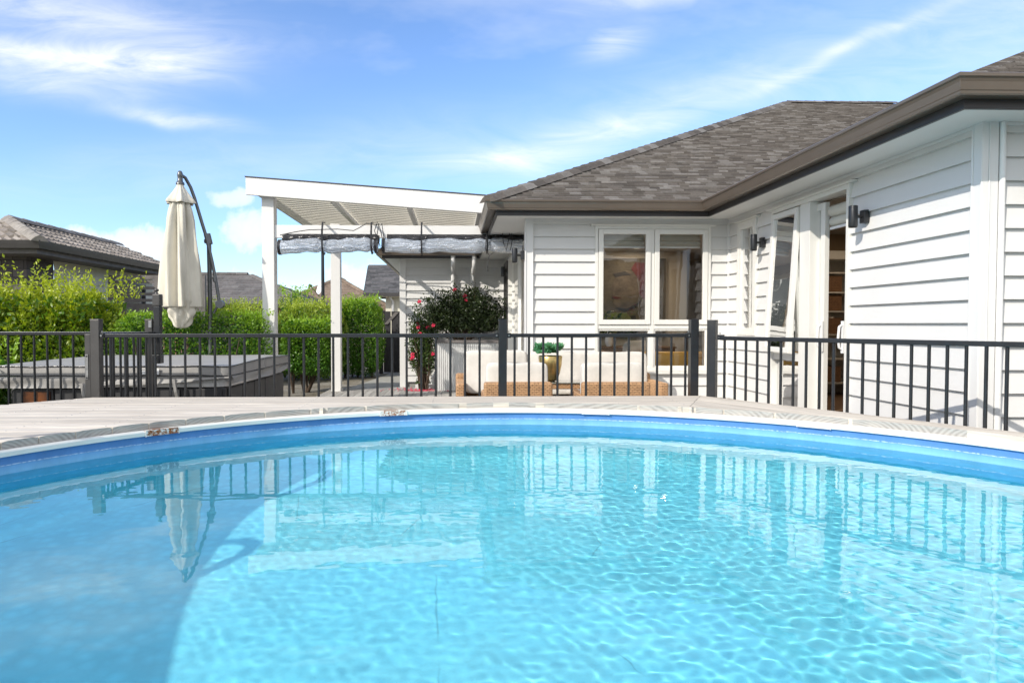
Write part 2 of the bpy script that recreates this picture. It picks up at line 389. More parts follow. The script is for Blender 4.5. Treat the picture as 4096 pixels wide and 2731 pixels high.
M = dict(
    siding=siding_mat(),
    trim=mat('trim_paint', (.72, .715, .70), .4, var=.02, vscale=2),
    frame=mat('window_aluminium', (.72, .71, .67), .35, var=.01),
    soffit=mat('soffit_board', (.74, .74, .72), .6, var=.03, vscale=1.5),
    gutter=mat('gutter_steel', (.155, .125, .10), .3, .35, var=.06, vscale=4),
    fascia=mat('fascia_steel', (.060, .055, .055), .4, .2, var=.05),
    shingle=mat('roof_shingle', (1, 1, 1), .9, var=.14, vscale=28, bump=.6, bscale=160, attr=True, spec=.2),
    tile_l=mat('concrete_tile_weathered', (.9, .9, .9), .85, var=.2, vscale=9, bump=.4, bscale=70, attr=True),
    wood=wood_mat('deck_wood'), wood_d=wood_mat('deck_wood_diagonal', math.atan2(-.87, .49)), endg=endgrain_mat(),
    patio=wood_mat('patio_wood', PI / 2, (.36, .35, .33), (.22, .21, .20)),
    black=mat('black_powder_coat', (.030, .032, .036), .34, .5, var=.10, vscale=12, bump=.08, bscale=200, coat=.2),
    greyp=mat('grey_powder_coat', (.085, .082, .080), .38, .5, var=.10, vscale=9),
    steel=mat('zinc_bracket', (.42, .42, .42), .3, .9, var=.2, vscale=40),
    liner=liner_mat(), rail=rust_paint_mat(), water=water_mat(), ground=ground_mat(),
    canvas=mat('umbrella_canvas', (.70, .665, .57), .9, var=.12, vscale=5, bump=.7, bscale=11, spec=.1, stretch=(1, 1, .35)),
    alum=mat('umbrella_tube', (.13, .135, .14), .35, .6, var=.05),
    spa_cab=mat('spa_panel', (.040, .040, .042), .5, var=.15, vscale=5, bump=.1, bscale=40),
    spa_cov=mat('spa_vinyl', (.30, .29, .275), .5, var=.10, vscale=4, bump=.35, bscale=14),
    spa_shell=mat('spa_acrylic', (.72, .71, .69), .15, var=.03, coat=.5),
    amber=mat('amber_patch', (.20, .06, .01), .35, var=.4, vscale=9),
    white=mat('white_plastic', (.80, .80, .79), .35, var=.02),
    pvc=mat('white_pipe', (.74, .74, .73), .3, var=.04),
    louvre=mat('louvre_blade_paint', (.76, .73, .65), .45, var=.02), vinyl=vinyl_mat(),
    bvinyl=mat('black_vinyl', (.022, .022, .026), .25, var=.2, vscale=10, bump=.9, bscale=16),
    zinc=mat('zincalume', (.66, .66, .65), .45, .25, var=.07, vscale=6),
    cush=mat('oatmeal_fabric', (.66, .63, .58), .9, var=.10, vscale=5, bump=.9, bscale=9, spec=.1), wicker=weave_mat('wicker', (.56, .33, .17), (.13, .065, .03)),
    gold=mat('brushed_brass', (.60, .44, .18), .28, .9, var=.15, vscale=3, stretch=(1, 1, 9)),
    tin=mat('tin', (.5, .5, .5), .4),
    glass=glass_mat('window_glass', (.95, .97, .96), 2.1), tglass=glass_mat('table_glass', (.9, .95, .93), 1.5),
    bark=mat('bark', (.11, .075, .05), .9, var=.3, vscale=18, bump=.8, bscale=40),
    lf_bright=leaf_mat('leaf_bright', (.085, .18, .015), (.48, .54, .04), .38),
    lf_hedge=leaf_mat('leaf_hedge', (.06, .17, .018), (.32, .50, .04), .33),
    lf_back=leaf_mat('leaf_back', (.12, .22, .03), (.48, .56, .08), .38),
    lf_dark=leaf_mat('leaf_dark', (.018, .034, .014), (.060, .085, .028), .15, .3),
    lf_cam=leaf_mat('leaf_camellia', (.022, .050, .014), (.10, .16, .03), .25, .3),
    lf_succ=leaf_mat('leaf_succulent', (.05, .20, .10), (.16, .42, .22), .2, .5),
    petal=mat('petal_pink', (.75, .03, .10), .6, var=.1), petal2=mat('petal_magenta', (.80, .06, .40), .6, var=.1),
    concrete=mat('path_concrete', (.36, .355, .33), .9, var=.12, vscale=2.5, bump=.3, bscale=60),
    cream=mat('cream_render', (.68, .65, .54), .8, var=.05), brickd=brick_mat('dark_brick', (.085, .075, .075), (.13, .115, .11), (.05, .045, .045), .38, .15, .008),
    brickr=brick_mat('red_brick', (.22, .10, .07), (.28, .13, .09), (.35, .31, .27)),
    paling=mat('fence_stain', (.040, .038, .042), .8, var=.25, vscale=5, stretch=(6, 6, .6)),
    slatm=mat('slat_stain', (.17, .155, .15), .7, var=.2, vscale=6),
    inwall=mat('plaster', (.46, .42, .36), .8, var=.03), infloor=mat('timber_floor', (.20, .12, .07), .5, var=.2, stretch=(1, 8, 1)),
    inceil=mat('plaster_ceiling', (.62, .60, .56), .8, var=.02), tan=mat('tan_plaster', (.36, .26, .16), .85, var=.03),
    inwhite=mat('cabinet_white', (.55, .53, .49), .5, var=.02), basket=weave_mat('basket_weave', (.26, .135, .065), (.05, .025, .012), .02, .02),
    mustard=mat('mustard_leather', (.80, .46, .07), .45, var=.08, vscale=4), towel=fabric_mat('towel', (.60, .58, .54)),
    linen=fabric_mat('linen_blind', (.60, .58, .51)), drape=fabric_mat('curtain', (.46, .45, .40)),
    lampon=emit_mat('lamp_glow', (1, .62, .28), 3.0), dlight=emit_mat('downlight_glow', (1, .86, .66), 9.0),
    p_skin=mat('painting_ochre', (.12, .095, .07), .6, var=.4, vscale=5), p_red=mat('painting_red', (.10, .008, .012), .6, var=.4), p_black=mat('painting_black', (.015, .015, .018), .6),
    p_green=mat('painting_green', (.14, .16, .06), .6, var=.3), p_bg=mat('painting_ground', (.10, .085, .06), .7, var=.3),
)
M['spa_cov'].node_tree.nodes['Principled BSDF'].inputs['Sheen Weight'].default_value = .1


# ---------------------------------------------------------------- mesh builder
class MB:
    def __init__(s): s.v = []; s.f = []; s.c = []; s.m = []; s.sm = []
    def add(s, vs, fs, c=(1, 1, 1), mi=0, smooth=False):
        o = len(s.v); s.v += [tuple(p) for p in vs]
        for f in fs:
            s.f.append(tuple(i + o for i in f)); s.c.append(c); s.m.append(mi); s.sm.append(smooth)
        return s
    def box(s, x0, x1, y0, y1, z0, z1, c=(1, 1, 1), mi=0):
        vs = [(x, y, z) for z in (z0, z1) for y in (y0, y1) for x in (x0, x1)]
        return s.add(vs, [(0, 2, 3, 1), (4, 5, 7, 6), (0, 1, 5, 4), (2, 6, 7, 3), (0, 4, 6, 2), (1, 3, 7, 5)], c, mi)
    def tbox(s, mtx, sx, sy, sz, c=(1, 1, 1), mi=0):
        vs = [mtx @ Vector((x * sx / 2, y * sy / 2, z * sz / 2)) for z in (-1, 1) for y in (-1, 1) for x in (-1, 1)]
        return s.add(vs, [(0, 2, 3, 1), (4, 5, 7, 6), (0, 1, 5, 4), (2, 6, 7, 3), (0, 4, 6, 2), (1, 3, 7, 5)], c, mi)
    def prism(s, pts, vec, c=(1, 1, 1), mi=0):
        """polygon pts (3d) extruded by vec"""
        n = len(pts); q = [Vector(p) for p in pts]; r = [p + Vector(vec) for p in q]
        return s.add(q + r, [tuple(range(n))[::-1], tuple(range(n, 2 * n))] + [(i, (i + 1) % n, n + (i + 1) % n, n + i) for i in range(n)], c, mi)
    def tube(s, pts, r, seg=10, c=(1, 1, 1), mi=0, caps=True, rot=0):
        pts = [Vector(p) for p in pts]; n = len(pts); rr = r if isinstance(r, (list, tuple)) else [r] * n
        vs = []; up = None
        for i, p in enumerate(pts):
            d = (pts[min(i + 1, n - 1)] - pts[max(i - 1, 0)]).normalized()
            if up is None: up = Vector((0, 0, 1)) if abs(d.z) < .9 else Vector((1, 0, 0))
            a = d.cross(up).normalized(); b = a.cross(d); up = b
            for k in range(seg):
                t = 2 * PI * k / seg + rot; vs.append(p + (a * math.cos(t) + b * math.sin(t)) * rr[i])
        fs = [(i * seg + k, i * seg + (k + 1) % seg, (i + 1) * seg + (k + 1) % seg, (i + 1) * seg + k) for i in range(n - 1) for k in range(seg)]
        s.add(vs, fs, c, mi, seg > 6)
        if caps:
            s.add(vs[:seg], [tuple(range(seg))[::-1]], c, mi); s.add(vs[-seg:], [tuple(range(seg))], c, mi)
        return s
    def lathe(s, prof, cx, cy, seg=24, c=(1, 1, 1), mi=0, fn=None):
        vs = []
        for r, z in prof:
            for k in range(seg):
                t = 2 * PI * k / seg; rr = r * (fn(t, z) if fn else 1)
                vs.append((cx + rr * math.cos(t), cy + rr * math.sin(t), z))
        n = len(prof)
        fs = [(i * seg + k, i * seg + (k + 1) % seg, (i + 1) * seg + (k + 1) % seg, (i + 1) * seg + k) for i in range(n - 1) for k in range(seg)]
        return s.add(vs, fs, c, mi, True)
    def pillow(s, cx, cy, cz, sx, sy, sz, e=.35, seg=20, c=(1, 1, 1), mi=0, rot=0, lean=0, wr=.0):
        vs = []; n = seg // 2; sg = lambda x, p: math.copysign(abs(x) ** p, x)
        R = Matrix.Rotation(rot, 3, 'Z') @ Matrix.Rotation(lean, 3, 'X')
        for i in range(n + 1):
            a = -PI / 2 + PI * i / n
            for k in range(seg):
                t = 2 * PI * k / seg
                q = Vector((sx / 2 * sg(math.cos(a), e) * sg(math.cos(t), e), sy / 2 * sg(math.cos(a), e) * sg(math.sin(t), e), sz / 2 * sg(math.sin(a), e)))
                if wr: q += Vector((0, math.sin(q.x * 23 + q.z * 11), math.sin(q.x * 17 + 1.3 * k))) * wr
                vs.append(Vector((cx, cy, cz)) + R @ q)
        fs = [(i * seg + k, i * seg + (k + 1) % seg, (i + 1) * seg + (k + 1) % seg, (i + 1) * seg + k) for i in range(n) for k in range(seg)]
        return s.add(vs, fs, c, mi, True)


ROOT = {}


def obj(name, mb, mats, parent=None, bevel=0):
    me = bpy.data.meshes.new(name)
    loc = ROOT.get(parent.name, Vector((0, 0, 0))) if parent else Vector((0, 0, 0))
    me.from_pydata([(a - loc.x, b - loc.y, c - loc.z) for a, b, c in mb.v] if loc.length else mb.v, [], mb.f)
    for m in (mats if isinstance(mats, (list, tuple)) else [mats]): me.materials.append(m)
    n = len(mb.f)
    me.polygons.foreach_set('material_index', mb.m)
    me.polygons.foreach_set('use_smooth', mb.sm)
    if any(c != (1, 1, 1) for c in mb.c):
        at = me.color_attributes.new('Col', 'FLOAT_COLOR', 'CORNER')
        arr = np.repeat(np.array([(*c, 1) for c in mb.c], 'f'), [len(f) for f in mb.f], axis=0)
        at.data.foreach_set('color', arr.ravel())
    me.update()
    o = bpy.data.objects.new(name, me); col.objects.link(o)
    if parent: o.parent = parent; ROOT[o.name] = loc
    if bevel:
        b = o.modifiers.new('bevel', 'BEVEL'); b.width = bevel; b.segments = 2; b.limit_method = 'ANGLE'
    return o


def tag(o, label=None, cat=None, group=None, kind=None):
    if label: o['label'] = label
    if cat: o['category'] = cat
    if group: o['group'] = group
    if kind: o['kind'] = kind
    return o


def thing(name, label, cat, loc, group=None):
    o = bpy.data.objects.new(name, None); col.objects.link(o); o.location = loc; o.empty_display_size = .2
    ROOT[o.name] = Vector(loc)
    return tag(o, label, cat, group)


def copy_tree(o, parent=None):
    c = o.copy(); col.objects.link(c)
    if parent: c.parent = parent
    for ch in o.children: copy_tree(ch, c)
    return c


# ---------------------------------------------------------------- leaves
def leaves(P, size, tint, rng, up=.4, nrm=None, aspect=.45, nk=.8):
    """numpy mesh of folded diamond leaves at P; tint in 0..1 = how new the leaf is"""
    n = len(P)
    d = rng.normal(size=(n, 3)); d[:, 2] += up
    if nrm is not None: d += nrm * nk
    d /= np.linalg.norm(d, axis=1)[:, None]
    r = rng.normal(size=(n, 3)); s = np.cross(d, r); s /= np.linalg.norm(s, axis=1)[:, None]
    nn = np.cross(d, s)
    L = (size * rng.uniform(.65, 1.3, n))[:, None]
    a = P; t = P + d * L; mid = P + d * L * .45 - nn * L * .10
    l = mid + s * L * aspect * .5 + nn * L * .1; rr = mid - s * L * aspect * .5 + nn * L * .1
    V = np.stack([a, l, t, rr, mid + 0], 1).reshape(-1, 3)
    b = np.arange(n)[:, None] * 5
    F = np.concatenate([b + [0, 1, 4, 4], b + [1, 2, 4, 4], b + [2, 3, 4, 4], b + [3, 0, 4, 4]], 1).reshape(-1, 4)[:, :3]
    C = np.stack([np.clip(tint + rng.normal(0, .12, n), 0, 1), rng.random(n), rng.random(n), np.ones(n)], 1)
    C = np.repeat(C, 12, axis=0)
    return V, F, C


def leaf_obj(name, parts, m, parent=None):
    Vs, Fs, Cs = [], [], []; o = 0
    for V, F, C in parts:
        Vs.append(V); Fs.append(F + o); Cs.append(C); o += len(V)
    V = np.concatenate(Vs); F = np.concatenate(Fs); C = np.concatenate(Cs).astype('f')
    if parent is not None: V = V - np.array(ROOT[parent.name])
    me = bpy.data.meshes.new(name)
    me.vertices.add(len(V)); me.vertices.foreach_set('co', V.astype('f').ravel())
    me.loops.add(F.size); me.loops.foreach_set('vertex_index', F.ravel().astype('i'))
    me.polygons.add(len(F)); me.polygons.foreach_set('loop_start', np.arange(0, F.size, 3, dtype='i'))
    me.update(calc_edges=True)
    at = me.color_attributes.new('Col', 'FLOAT_COLOR', 'CORNER'); at.data.foreach_set('color', C.ravel())
    me.materials.append(m)
    ob = bpy.data.objects.new(name, me); col.objects.link(ob)
    if parent is not None: ob.parent = parent; ROOT[ob.name] = ROOT[parent.name]
    return ob


def lump(P, k, amp, seed):
    r = np.random.default_rng(seed); h = np.zeros(len(P))
    for i in range(9):
        q = r.normal(size=3) * k * (1 + .35 * i); h += np.sin(P @ q + r.random() * 6.28) / (1 + .35 * i)
    return h * amp / 3


def hedge(name, label, x0, x1, y0, y1, z0, z1, n, m, size=.05, seed=1, lumpy=.06, shoots=120, shoot_len=.2, parent_label=None, stems=5, round_=.25, clear=.0, group=None):
    """box-clipped or loose hedge: shell of leaves round stems, new growth on top"""
    rng = np.random.default_rng(seed)
    cx, cy = (x0 + x1) / 2, (y0 + y1) / 2
    zb = z0 + clear
    root = thing(name, label, 'hedge' if name == 'hedge' else 'shrub', (cx, cy, z0), group)
    c = np.array([cx, cy, (zb + z1) / 2]); h = np.array([(x1 - x0) / 2, (y1 - y0) / 2, (z1 - zb) / 2])
    q = rng.uniform(-1, 1, (n, 3))
    ax = rng.choice(3, n, p=h[::-1] / h.sum() if False else np.array([h[1] * h[2], h[0] * h[2], h[0] * h[1]]) / (h[1] * h[2] + h[0] * h[2] + h[0] * h[1]))
    sg = rng.choice([-1, 1], n)
    q[np.arange(n), ax] = sg
    e = 1 / round_ if round_ > 0 else 40
    nrm = np.zeros((n, 3))
    ln = (np.abs(q) ** e).sum(1) ** (1 / e)
    q /= ln[:, None]
    P = c + q * h
    g = np.sign(q) * np.abs(q) ** (e - 1) / h; nrm = g / np.linalg.norm(g, axis=1)[:, None]
    dep = rng.exponential(.07, n); out = lump(P, 2.6, lumpy, seed) + lump(P, 9, lumpy * .5, seed + 5)
    P = P + nrm * (out - dep)[:, None]
    keep = P[:, 2] > z0 + .05
    P, nrm, dep = P[keep], nrm[keep], dep[keep]
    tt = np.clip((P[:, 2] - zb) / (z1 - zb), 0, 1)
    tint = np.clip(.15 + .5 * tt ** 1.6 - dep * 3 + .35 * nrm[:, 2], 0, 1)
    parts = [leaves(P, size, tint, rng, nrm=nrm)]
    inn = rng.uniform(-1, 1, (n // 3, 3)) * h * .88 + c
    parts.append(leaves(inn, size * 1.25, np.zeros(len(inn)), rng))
    for i in range(shoots):
        b = c + np.array([rng.uniform(-1, 1), rng.uniform(-1, 1), .93]) * h
        d = np.array([rng.normal(0, .35), rng.normal(0, .35), 1]); d /= np.linalg.norm(d); L = shoot_len * rng.uniform(.4, 1.3) * (1 if shoot_len < .3 else .25 + abs(math.sin(b[0] * 2.6 + 1.1)) ** 1.5)
        k = max(4, int(L / (size * .38)))
        t = np.linspace(0, 1, k)[:, None]
        parts.append(leaves(b + d * L * t + rng.normal(0, size * .12, (k, 3)), size * .8, np.full(k, .95), rng, up=1.0))
    leaf_obj('foliage', parts, m, root)
    st = MB()
    for i in range(stems):
        bx = cx + rng.uniform(-.75, .75) * h[0]; by = cy + rng.uniform(-.3, .3) * h[1]
        for j in range(3):
            st.tube([(bx, by, z0 - .02), (bx + rng.normal(0, .06), by + rng.normal(0, .05), z0 + .3), (bx + rng.normal(0, .18), by + rng.normal(0, .12), zb + (z1 - zb) * .75)], [.022, .016, .006], 6)
    obj('stem', st, M['bark'], root)
    return root


# ---------------------------------------------------------------- pool, deck, ground
PC = (.35, 1.87)
RW = 2.87     # liner
GZ = -1.28


def circ(r, n=160):
    return [(PC[0] + r * math.cos(2 * PI * i / n), PC[1] + r * math.sin(2 * PI * i / n)) for i in range(n)]


g = MB(); n = 160
rings = [circ(2.93, n)] + [[(PC[0] + R * math.cos(2 * PI * i / n), PC[1] + R * math.sin(2 * PI * i / n)) for i in range(n)] for R in (8, 30, 120, 700)]
g.add([(x, y, GZ) for r in rings for x, y in r], [(k * n + i, k * n + (i + 1) % n, (k + 1) * n + (i + 1) % n, (k + 1) * n + i) for k in range(len(rings) - 1) for i in range(n)])
tag(obj('ground', g, M['ground']), kind='structure')

pool = thing('swimming_pool', 'round above-ground pool with blue liner and rusty white rim, sunk in the timber deck', 'pool', (PC[0], PC[1], -1.9))
l = MB(); n = 256
zs = [-.640, -.70, -.80, -1.0, -1.4, -1.87]
vs = [(x, y, z) for z in zs for x, y in circ(RW, n)] + [(x, y, -1.93) for x, y in circ(RW - .05, n)] + [(x, y, -1.95) for x, y in circ(RW - .14, n)]
k = len(zs) + 2
l.add(vs, [(a * n + i, (a + 1) * n + i, (a + 1) * n + (i + 1) % n, a * n + (i + 1) % n) for a in range(k - 1) for i in range(n)], smooth=True)
l.add(vs[-n:] + [(PC[0], PC[1], -1.95)], [(i, (i + 1) % n, n)[::1] for i in range(n)], smooth=True)
liner = obj('liner', l, M['liner'], pool)
liner.cycles.is_caustics_receiver = True
lw = MB(); lw.add([(x, y, z) for z in (-1.97, -.62) for x, y in circ(2.925, n)], [(i, (i + 1) % n, n + (i + 1) % n, n + i) for i in range(n)])
obj('wall', lw, M['white'], pool)
# white top rail in curved lengths with join covers
JO = [136, 105.7, 76.4, 48.3, 19, -10, -39, -68, -97, -126, -155, 165]
RUST = {136: 1.0, 105.7: .95, 76.4: .42, 48.3: .45}
rl = MB(); nseg = 360
prof = [(2.905, -.640), (2.862, -.644), (2.850, -.640), (2.847, -.618), (2.853, -.610), (2.99, -.608)]
for i in range(nseg):
    dg = i * 360 / nseg
    near, j_ = min((abs((dg - j + 180) % 360 - 180), j) for j in JO)
    jn = RUST.get(j_, .3) * max(0, 1 - near / 3.2) * 1.3
    a0, a1 = math.radians(dg), math.radians((i + 1) * 360 / nseg)
    vs = [(PC[0] + r * math.cos(a), PC[1] + r * math.sin(a), z) for a in (a0, a1) for r, z in prof]
    q = len(prof)
    rl.add(vs, [(j, j + 1, q + j + 1, q + j) for j in range(q - 1)], (jn, 0, 0))
obj('top_rail', rl, M['rail'], pool)
for j in JO:
    jb = MB()
    for s_ in (-1.9, 1.9):
        a = math.radians(j + s_)
        jb.tbox(Matrix.Translation((PC[0] + 2.846 * math.cos(a), PC[1] + 2.846 * math.sin(a), -.627)) @ Matrix.Rotation(a, 4, 'Z'), .006, .005, .036, (.2, 0, 0))
    pts = [(PC[0] + 2.8445 * math.cos(math.radians(j + t)), PC[1] + 2.8445 * math.sin(math.radians(j + t))) for t in (-1.9, -.95, 0, .95, 1.9)]
    jb.add([(x, y, z) for z in (-.643, -.608) for x, y in pts], [(i, i + 1, i + 6, i + 5) for i in range(4)], (RUST.get(j, .25), 0, 0))
    obj('join_cover', jb, M['rail'], pool)

# the water: a disc of real ripples
nn = 760
xs = np.linspace(-RW, RW, nn); X, Y = np.meshgrid(xs, xs)
rng = np.random.default_rng(11); Z = np.zeros_like(X)
for i in range(80):
    L = max(.042, .050 * math.exp(rng.normal(.30, .45))); kk = 2 * PI / L; a = rng.normal(1.25, .85)
    Z += .000145 * L * (.35 + rng.random()) * np.sin(kk * (math.cos(a) * X + math.sin(a) * Y) + rng.random() * 6.28)
for i in range(10):
    L = rng.uniform(.6, 1.6); kk = 2 * PI / L; a = rng.random() * 6.28
    Z += .00018 * L * np.sin(kk * (math.cos(a) * X + math.sin(a) * Y) + rng.random() * 6.28)
calm = .45 + .65 * np.clip(np.sin(X * 1.3 + .4) * np.cos(Y * 1.1 - .8) * 1.4 + .6, 0, 1)
Z *= calm
rad = np.hypot(X, Y); inside = rad < RW - .001
idx = -np.ones(X.shape, int); idx[inside] = np.arange(inside.sum())
V = np.c_[X[inside] + PC[0], Y[inside] + PC[1], Z[inside] - .728]
q = np.stack([idx[:-1, :-1], idx[:-1, 1:], idx[1:, 1:], idx[1:, :-1]], -1).reshape(-1, 4); q = q[(q >= 0).all(1)]
F = q.tolist()
V = V.tolist()
# rim skirt so that the sheet meets the liner
ring = []
edge = {}
for f in F:
    for a, b in ((0, 1), (1, 2), (2, 3), (3, 0)):
        e = (f[a], f[b]); edge[e] = edge.get(e, 0) + 1
bnd = [e for e in edge if (e[1], e[0]) not in edge]
newv = {}
for a, b in bnd:
    for p in (a, b):
        if p not in newv:
            x, y = V[p][0] - PC[0], V[p][1] - PC[1]; r = math.hypot(x, y)
            newv[p] = len(V); V.append([PC[0] + x / r * (RW + .004), PC[1] + y / r * (RW + .004), V[p][2]])
for a, b in bnd: F.append([b, a, newv[a], newv[b]])
me = bpy.data.meshes.new('water'); me.from_pydata(V, [], F); me.polygons.foreach_set('use_smooth', [True] * len(F)); me.materials.append(M['water'])
water = bpy.data.objects.new('water', me); col.objects.link(water)
water.cycles.is_caustics_caster = True
tag(water, kind='structure')


# timber deck: planks cut by the pool circle and by the outline
def in_iv(iv, lo, hi):
    r = []
    for a, b in iv:
        a2, b2 = max(a, lo), min(b, hi)
        if b2 - a2 > .02: r.append((a2, b2))
    return r


def deck_intervals(p0, d, t_pt, half, RD):
    """intervals of s along p0+s*d kept by half planes (n·p<=c) and outside the circle"""
    lo, hi = -9.0, 9.0
    for (nx, ny, c) in half:
        den = nx * d[0] + ny * d[1]; num = c - (nx * p0[0] + ny * p0[1])
        if abs(den) < 1e-9:
            if num < 0: return []
        elif den > 0: hi = min(hi, num / den)
        else: lo = max(lo, num / den)
    if hi <= lo: return []
    ox, oy = p0[0] - PC[0], p0[1] - PC[1]
    b = ox * d[0] + oy * d[1]; c = ox * ox + oy * oy - RD * RD; D = b * b - c
    if D <= 0: return in_iv([(lo, hi)], -99, 99)
    s = math.sqrt(D)
    return in_iv([(lo, -b - s)], -99, 99) + in_iv([(-b + s, hi)], -99, 99) if True else []


def planks(mb, o, d, up, t0, count, pitch, half, RD, zt=-.57, th=.040, skew=0):
    gap = .006
    for kx in range(count):
        ta = t0 - kx * pitch; tb = ta - pitch + gap
        cc = (random.random(), random.random(), random.random())
        S = 28 if abs(tb - (PC[1] + RD)) < .16 and d[0] == 1 else 6
        for j in range(S):
            u0 = ta + (tb - ta) * j / S; u1 = ta + (tb - ta) * (j + 1) / S
            A = deck_intervals((o[0] + up[0] * u0, o[1] + up[1] * u0), d, 0, half, RD)
            B = deck_intervals((o[0] + up[0] * u1, o[1] + up[1] * u1), d, 0, half, RD)
            if not A and not B: continue
            if len(A) != len(B):
                um = (u0 + u1) / 2
                A = B = deck_intervals((o[0] + up[0] * um, o[1] + up[1] * um), d, 0, half, RD)
            for (a0, a1), (b0, b1) in zip(A, B):
                P = lambda s, t, z: (o[0] + d[0] * s + up[0] * t, o[1] + d[1] * s + up[1] * t, z)
                e = .004 if j == 0 else 0; e2 = .004 if j == S - 1 else 0
                v = [P(a0, u0, zt - e), P(a1, u0, zt - e), P(b1, u1, zt - e2), P(b0, u1, zt - e2)]
                v += [(x, y, zt - th) for x, y, z in v]
                mb.add(v, [(0, 3, 2, 1), (4, 5, 6, 7)], cc, 0)
                mb.add(v, [(0, 1, 5, 4), (2, 3, 7, 6)], cc, 0)
                mb.add(v, [(1, 2, 6, 5), (3, 0, 4, 7)], cc, 1)


RD = 2.885
mid_n = (5.19 - PC[1], -(1.99 - PC[0])); mc = mid_n[0] * PC[0] + mid_n[1] * PC[1]
dk = MB()
diagL = (-.76, .65); cL = diagL[0] * -2.8 + diagL[1] * 5.19
planks(dk, (0, 0), (1, 0), (0, 1), 5.194, 40, .152, [(diagL[0], diagL[1], cL), (-1, 0, 5.5), (mid_n[0], mid_n[1], mc)], RD)
dk2 = MB()
dd = Vector((.49, -.87)).normalized(); upn = Vector((dd.y * -1, dd.x)); upn = Vector((-dd.y, dd.x))   # outward normal
base_t = upn.x * 2.0 + upn.y * 5.19
planks(dk2, (0, 0), (dd.x, dd.y), (upn.x, upn.y), base_t, 12, .142, [(-mid_n[0], -mid_n[1], -mc - .012), (0, -1, 0.4)], RD)
deck = thing('pool_deck', 'silvered timber pool deck round the blue pool, with end grain showing at the rim', 'deck', (0, 4.9, GZ))
tag(deck, kind='structure')
obj('decking', dk, [M['wood'], M['endg']], deck)
obj('decking', dk2, [M['wood_d'], M['endg']], deck)
# screw heads
sh = MB()
for kx in range(14):
    yy = 5.194 - kx * .152 - .076
    for xx in np.arange(-5.1, 2.0, .45):
        for dy in (-.045, .045):
            if math.hypot(xx - PC[0], yy + dy - PC[1]) > 2.93 and diagL[0] * xx + diagL[1] * (yy + dy) < cL - .03 and mid_n[0] * xx + mid_n[1] * yy < mc - .1:
                sh.lathe([(.0045, -.571), (.0045, -.5685), (0.0001, -.5682)], xx, yy + dy, 6)
obj('screw', sh, M['steel'], deck)
sk = MB()
ol = [(-5.4, 2.16), (-2.8, 5.17), (1.985, 5.17), (3.9, 1.77)]
for (a, b) in zip(ol[:-1], ol[1:]):
    A = Vector((*a, 0)); B = Vector((*b, 0)); d_ = (B - A).normalized(); nrm_ = Vector((-d_.y, d_.x, 0))
    for z0_, z1_ in ((-.80, -.612), (-1.0, -.81), (-1.27, -1.01)):
        sk.prism([A - nrm_ * .05 + Vector((0, 0, z0_)), B - nrm_ * .05 + Vector((0, 0, z0_)), B - nrm_ * .03 + Vector((0, 0, z0_)), A - nrm_ * .03 + Vector((0, 0, z0_))], (0, 0, z1_ - z0_))
obj('skirt_board', sk, M['paling'], deck)

for dg_, lab in ((161, 'arched steel pool handrail on the left deck, nearer the spa'), (183, 'arched steel pool handrail on the left deck, nearer the camera')):
    a = math.radians(dg_); ca, sa_ = math.cos(a), math.sin(a)
    t = thing('pool_handrail', lab, 'handrail', (PC[0] + 3.2 * ca, PC[1] + 3.2 * sa_, -.57), 'arched pool handrails')
    pr = [(3.22, -.565), (3.22, -.2), (3.20, -.02), (3.13, .10), (3.02, .14), (2.90, .10), (2.80, .0), (2.70, -.2), (2.66, -.42), (2.70, -.50)]
    b = MB(); b.tube([(PC[0] + r_ * ca, PC[1] + r_ * sa_, z_) for r_, z_ in pr], .024, 12); obj('rail', b, M['steel'], t)
    b = MB(); b.lathe([(.06, -.568), (.058, -.556), (.03, -.552)], PC[0] + 3.22 * ca, PC[1] + 3.22 * sa_, 20); obj('base_flange', b, M['steel'], t)

# patio and path beyond the fence
pt = MB()
for k in range(62):
    x = -2.32 + .125 * k
    pt.box(x, x + .119, 5.3, 12.74, -1.25, -1.22, (random.random(), random.random(), random.random()))
patio = obj('patio_deck', pt, M['patio']); tag(patio, kind='structure')
pp = MB(); pp.prism([(-2.05, 12.76, GZ), (-1.0, 12.76, GZ), (-1.0, 24, GZ), (-1.78, 24, GZ), (-1.62, 16.5, GZ)], (0, 0, .035))
tag(obj('path', pp, M['concrete']), kind='structure')


# ---------------------------------------------------------------- the house
HW = thing('weatherboard_house', 'single-storey white weatherboard house with brown shingle hip roof and dark gutters, right of the pergola', 'house', (3.37, 7.9, GZ))
TOPZ = 1.285


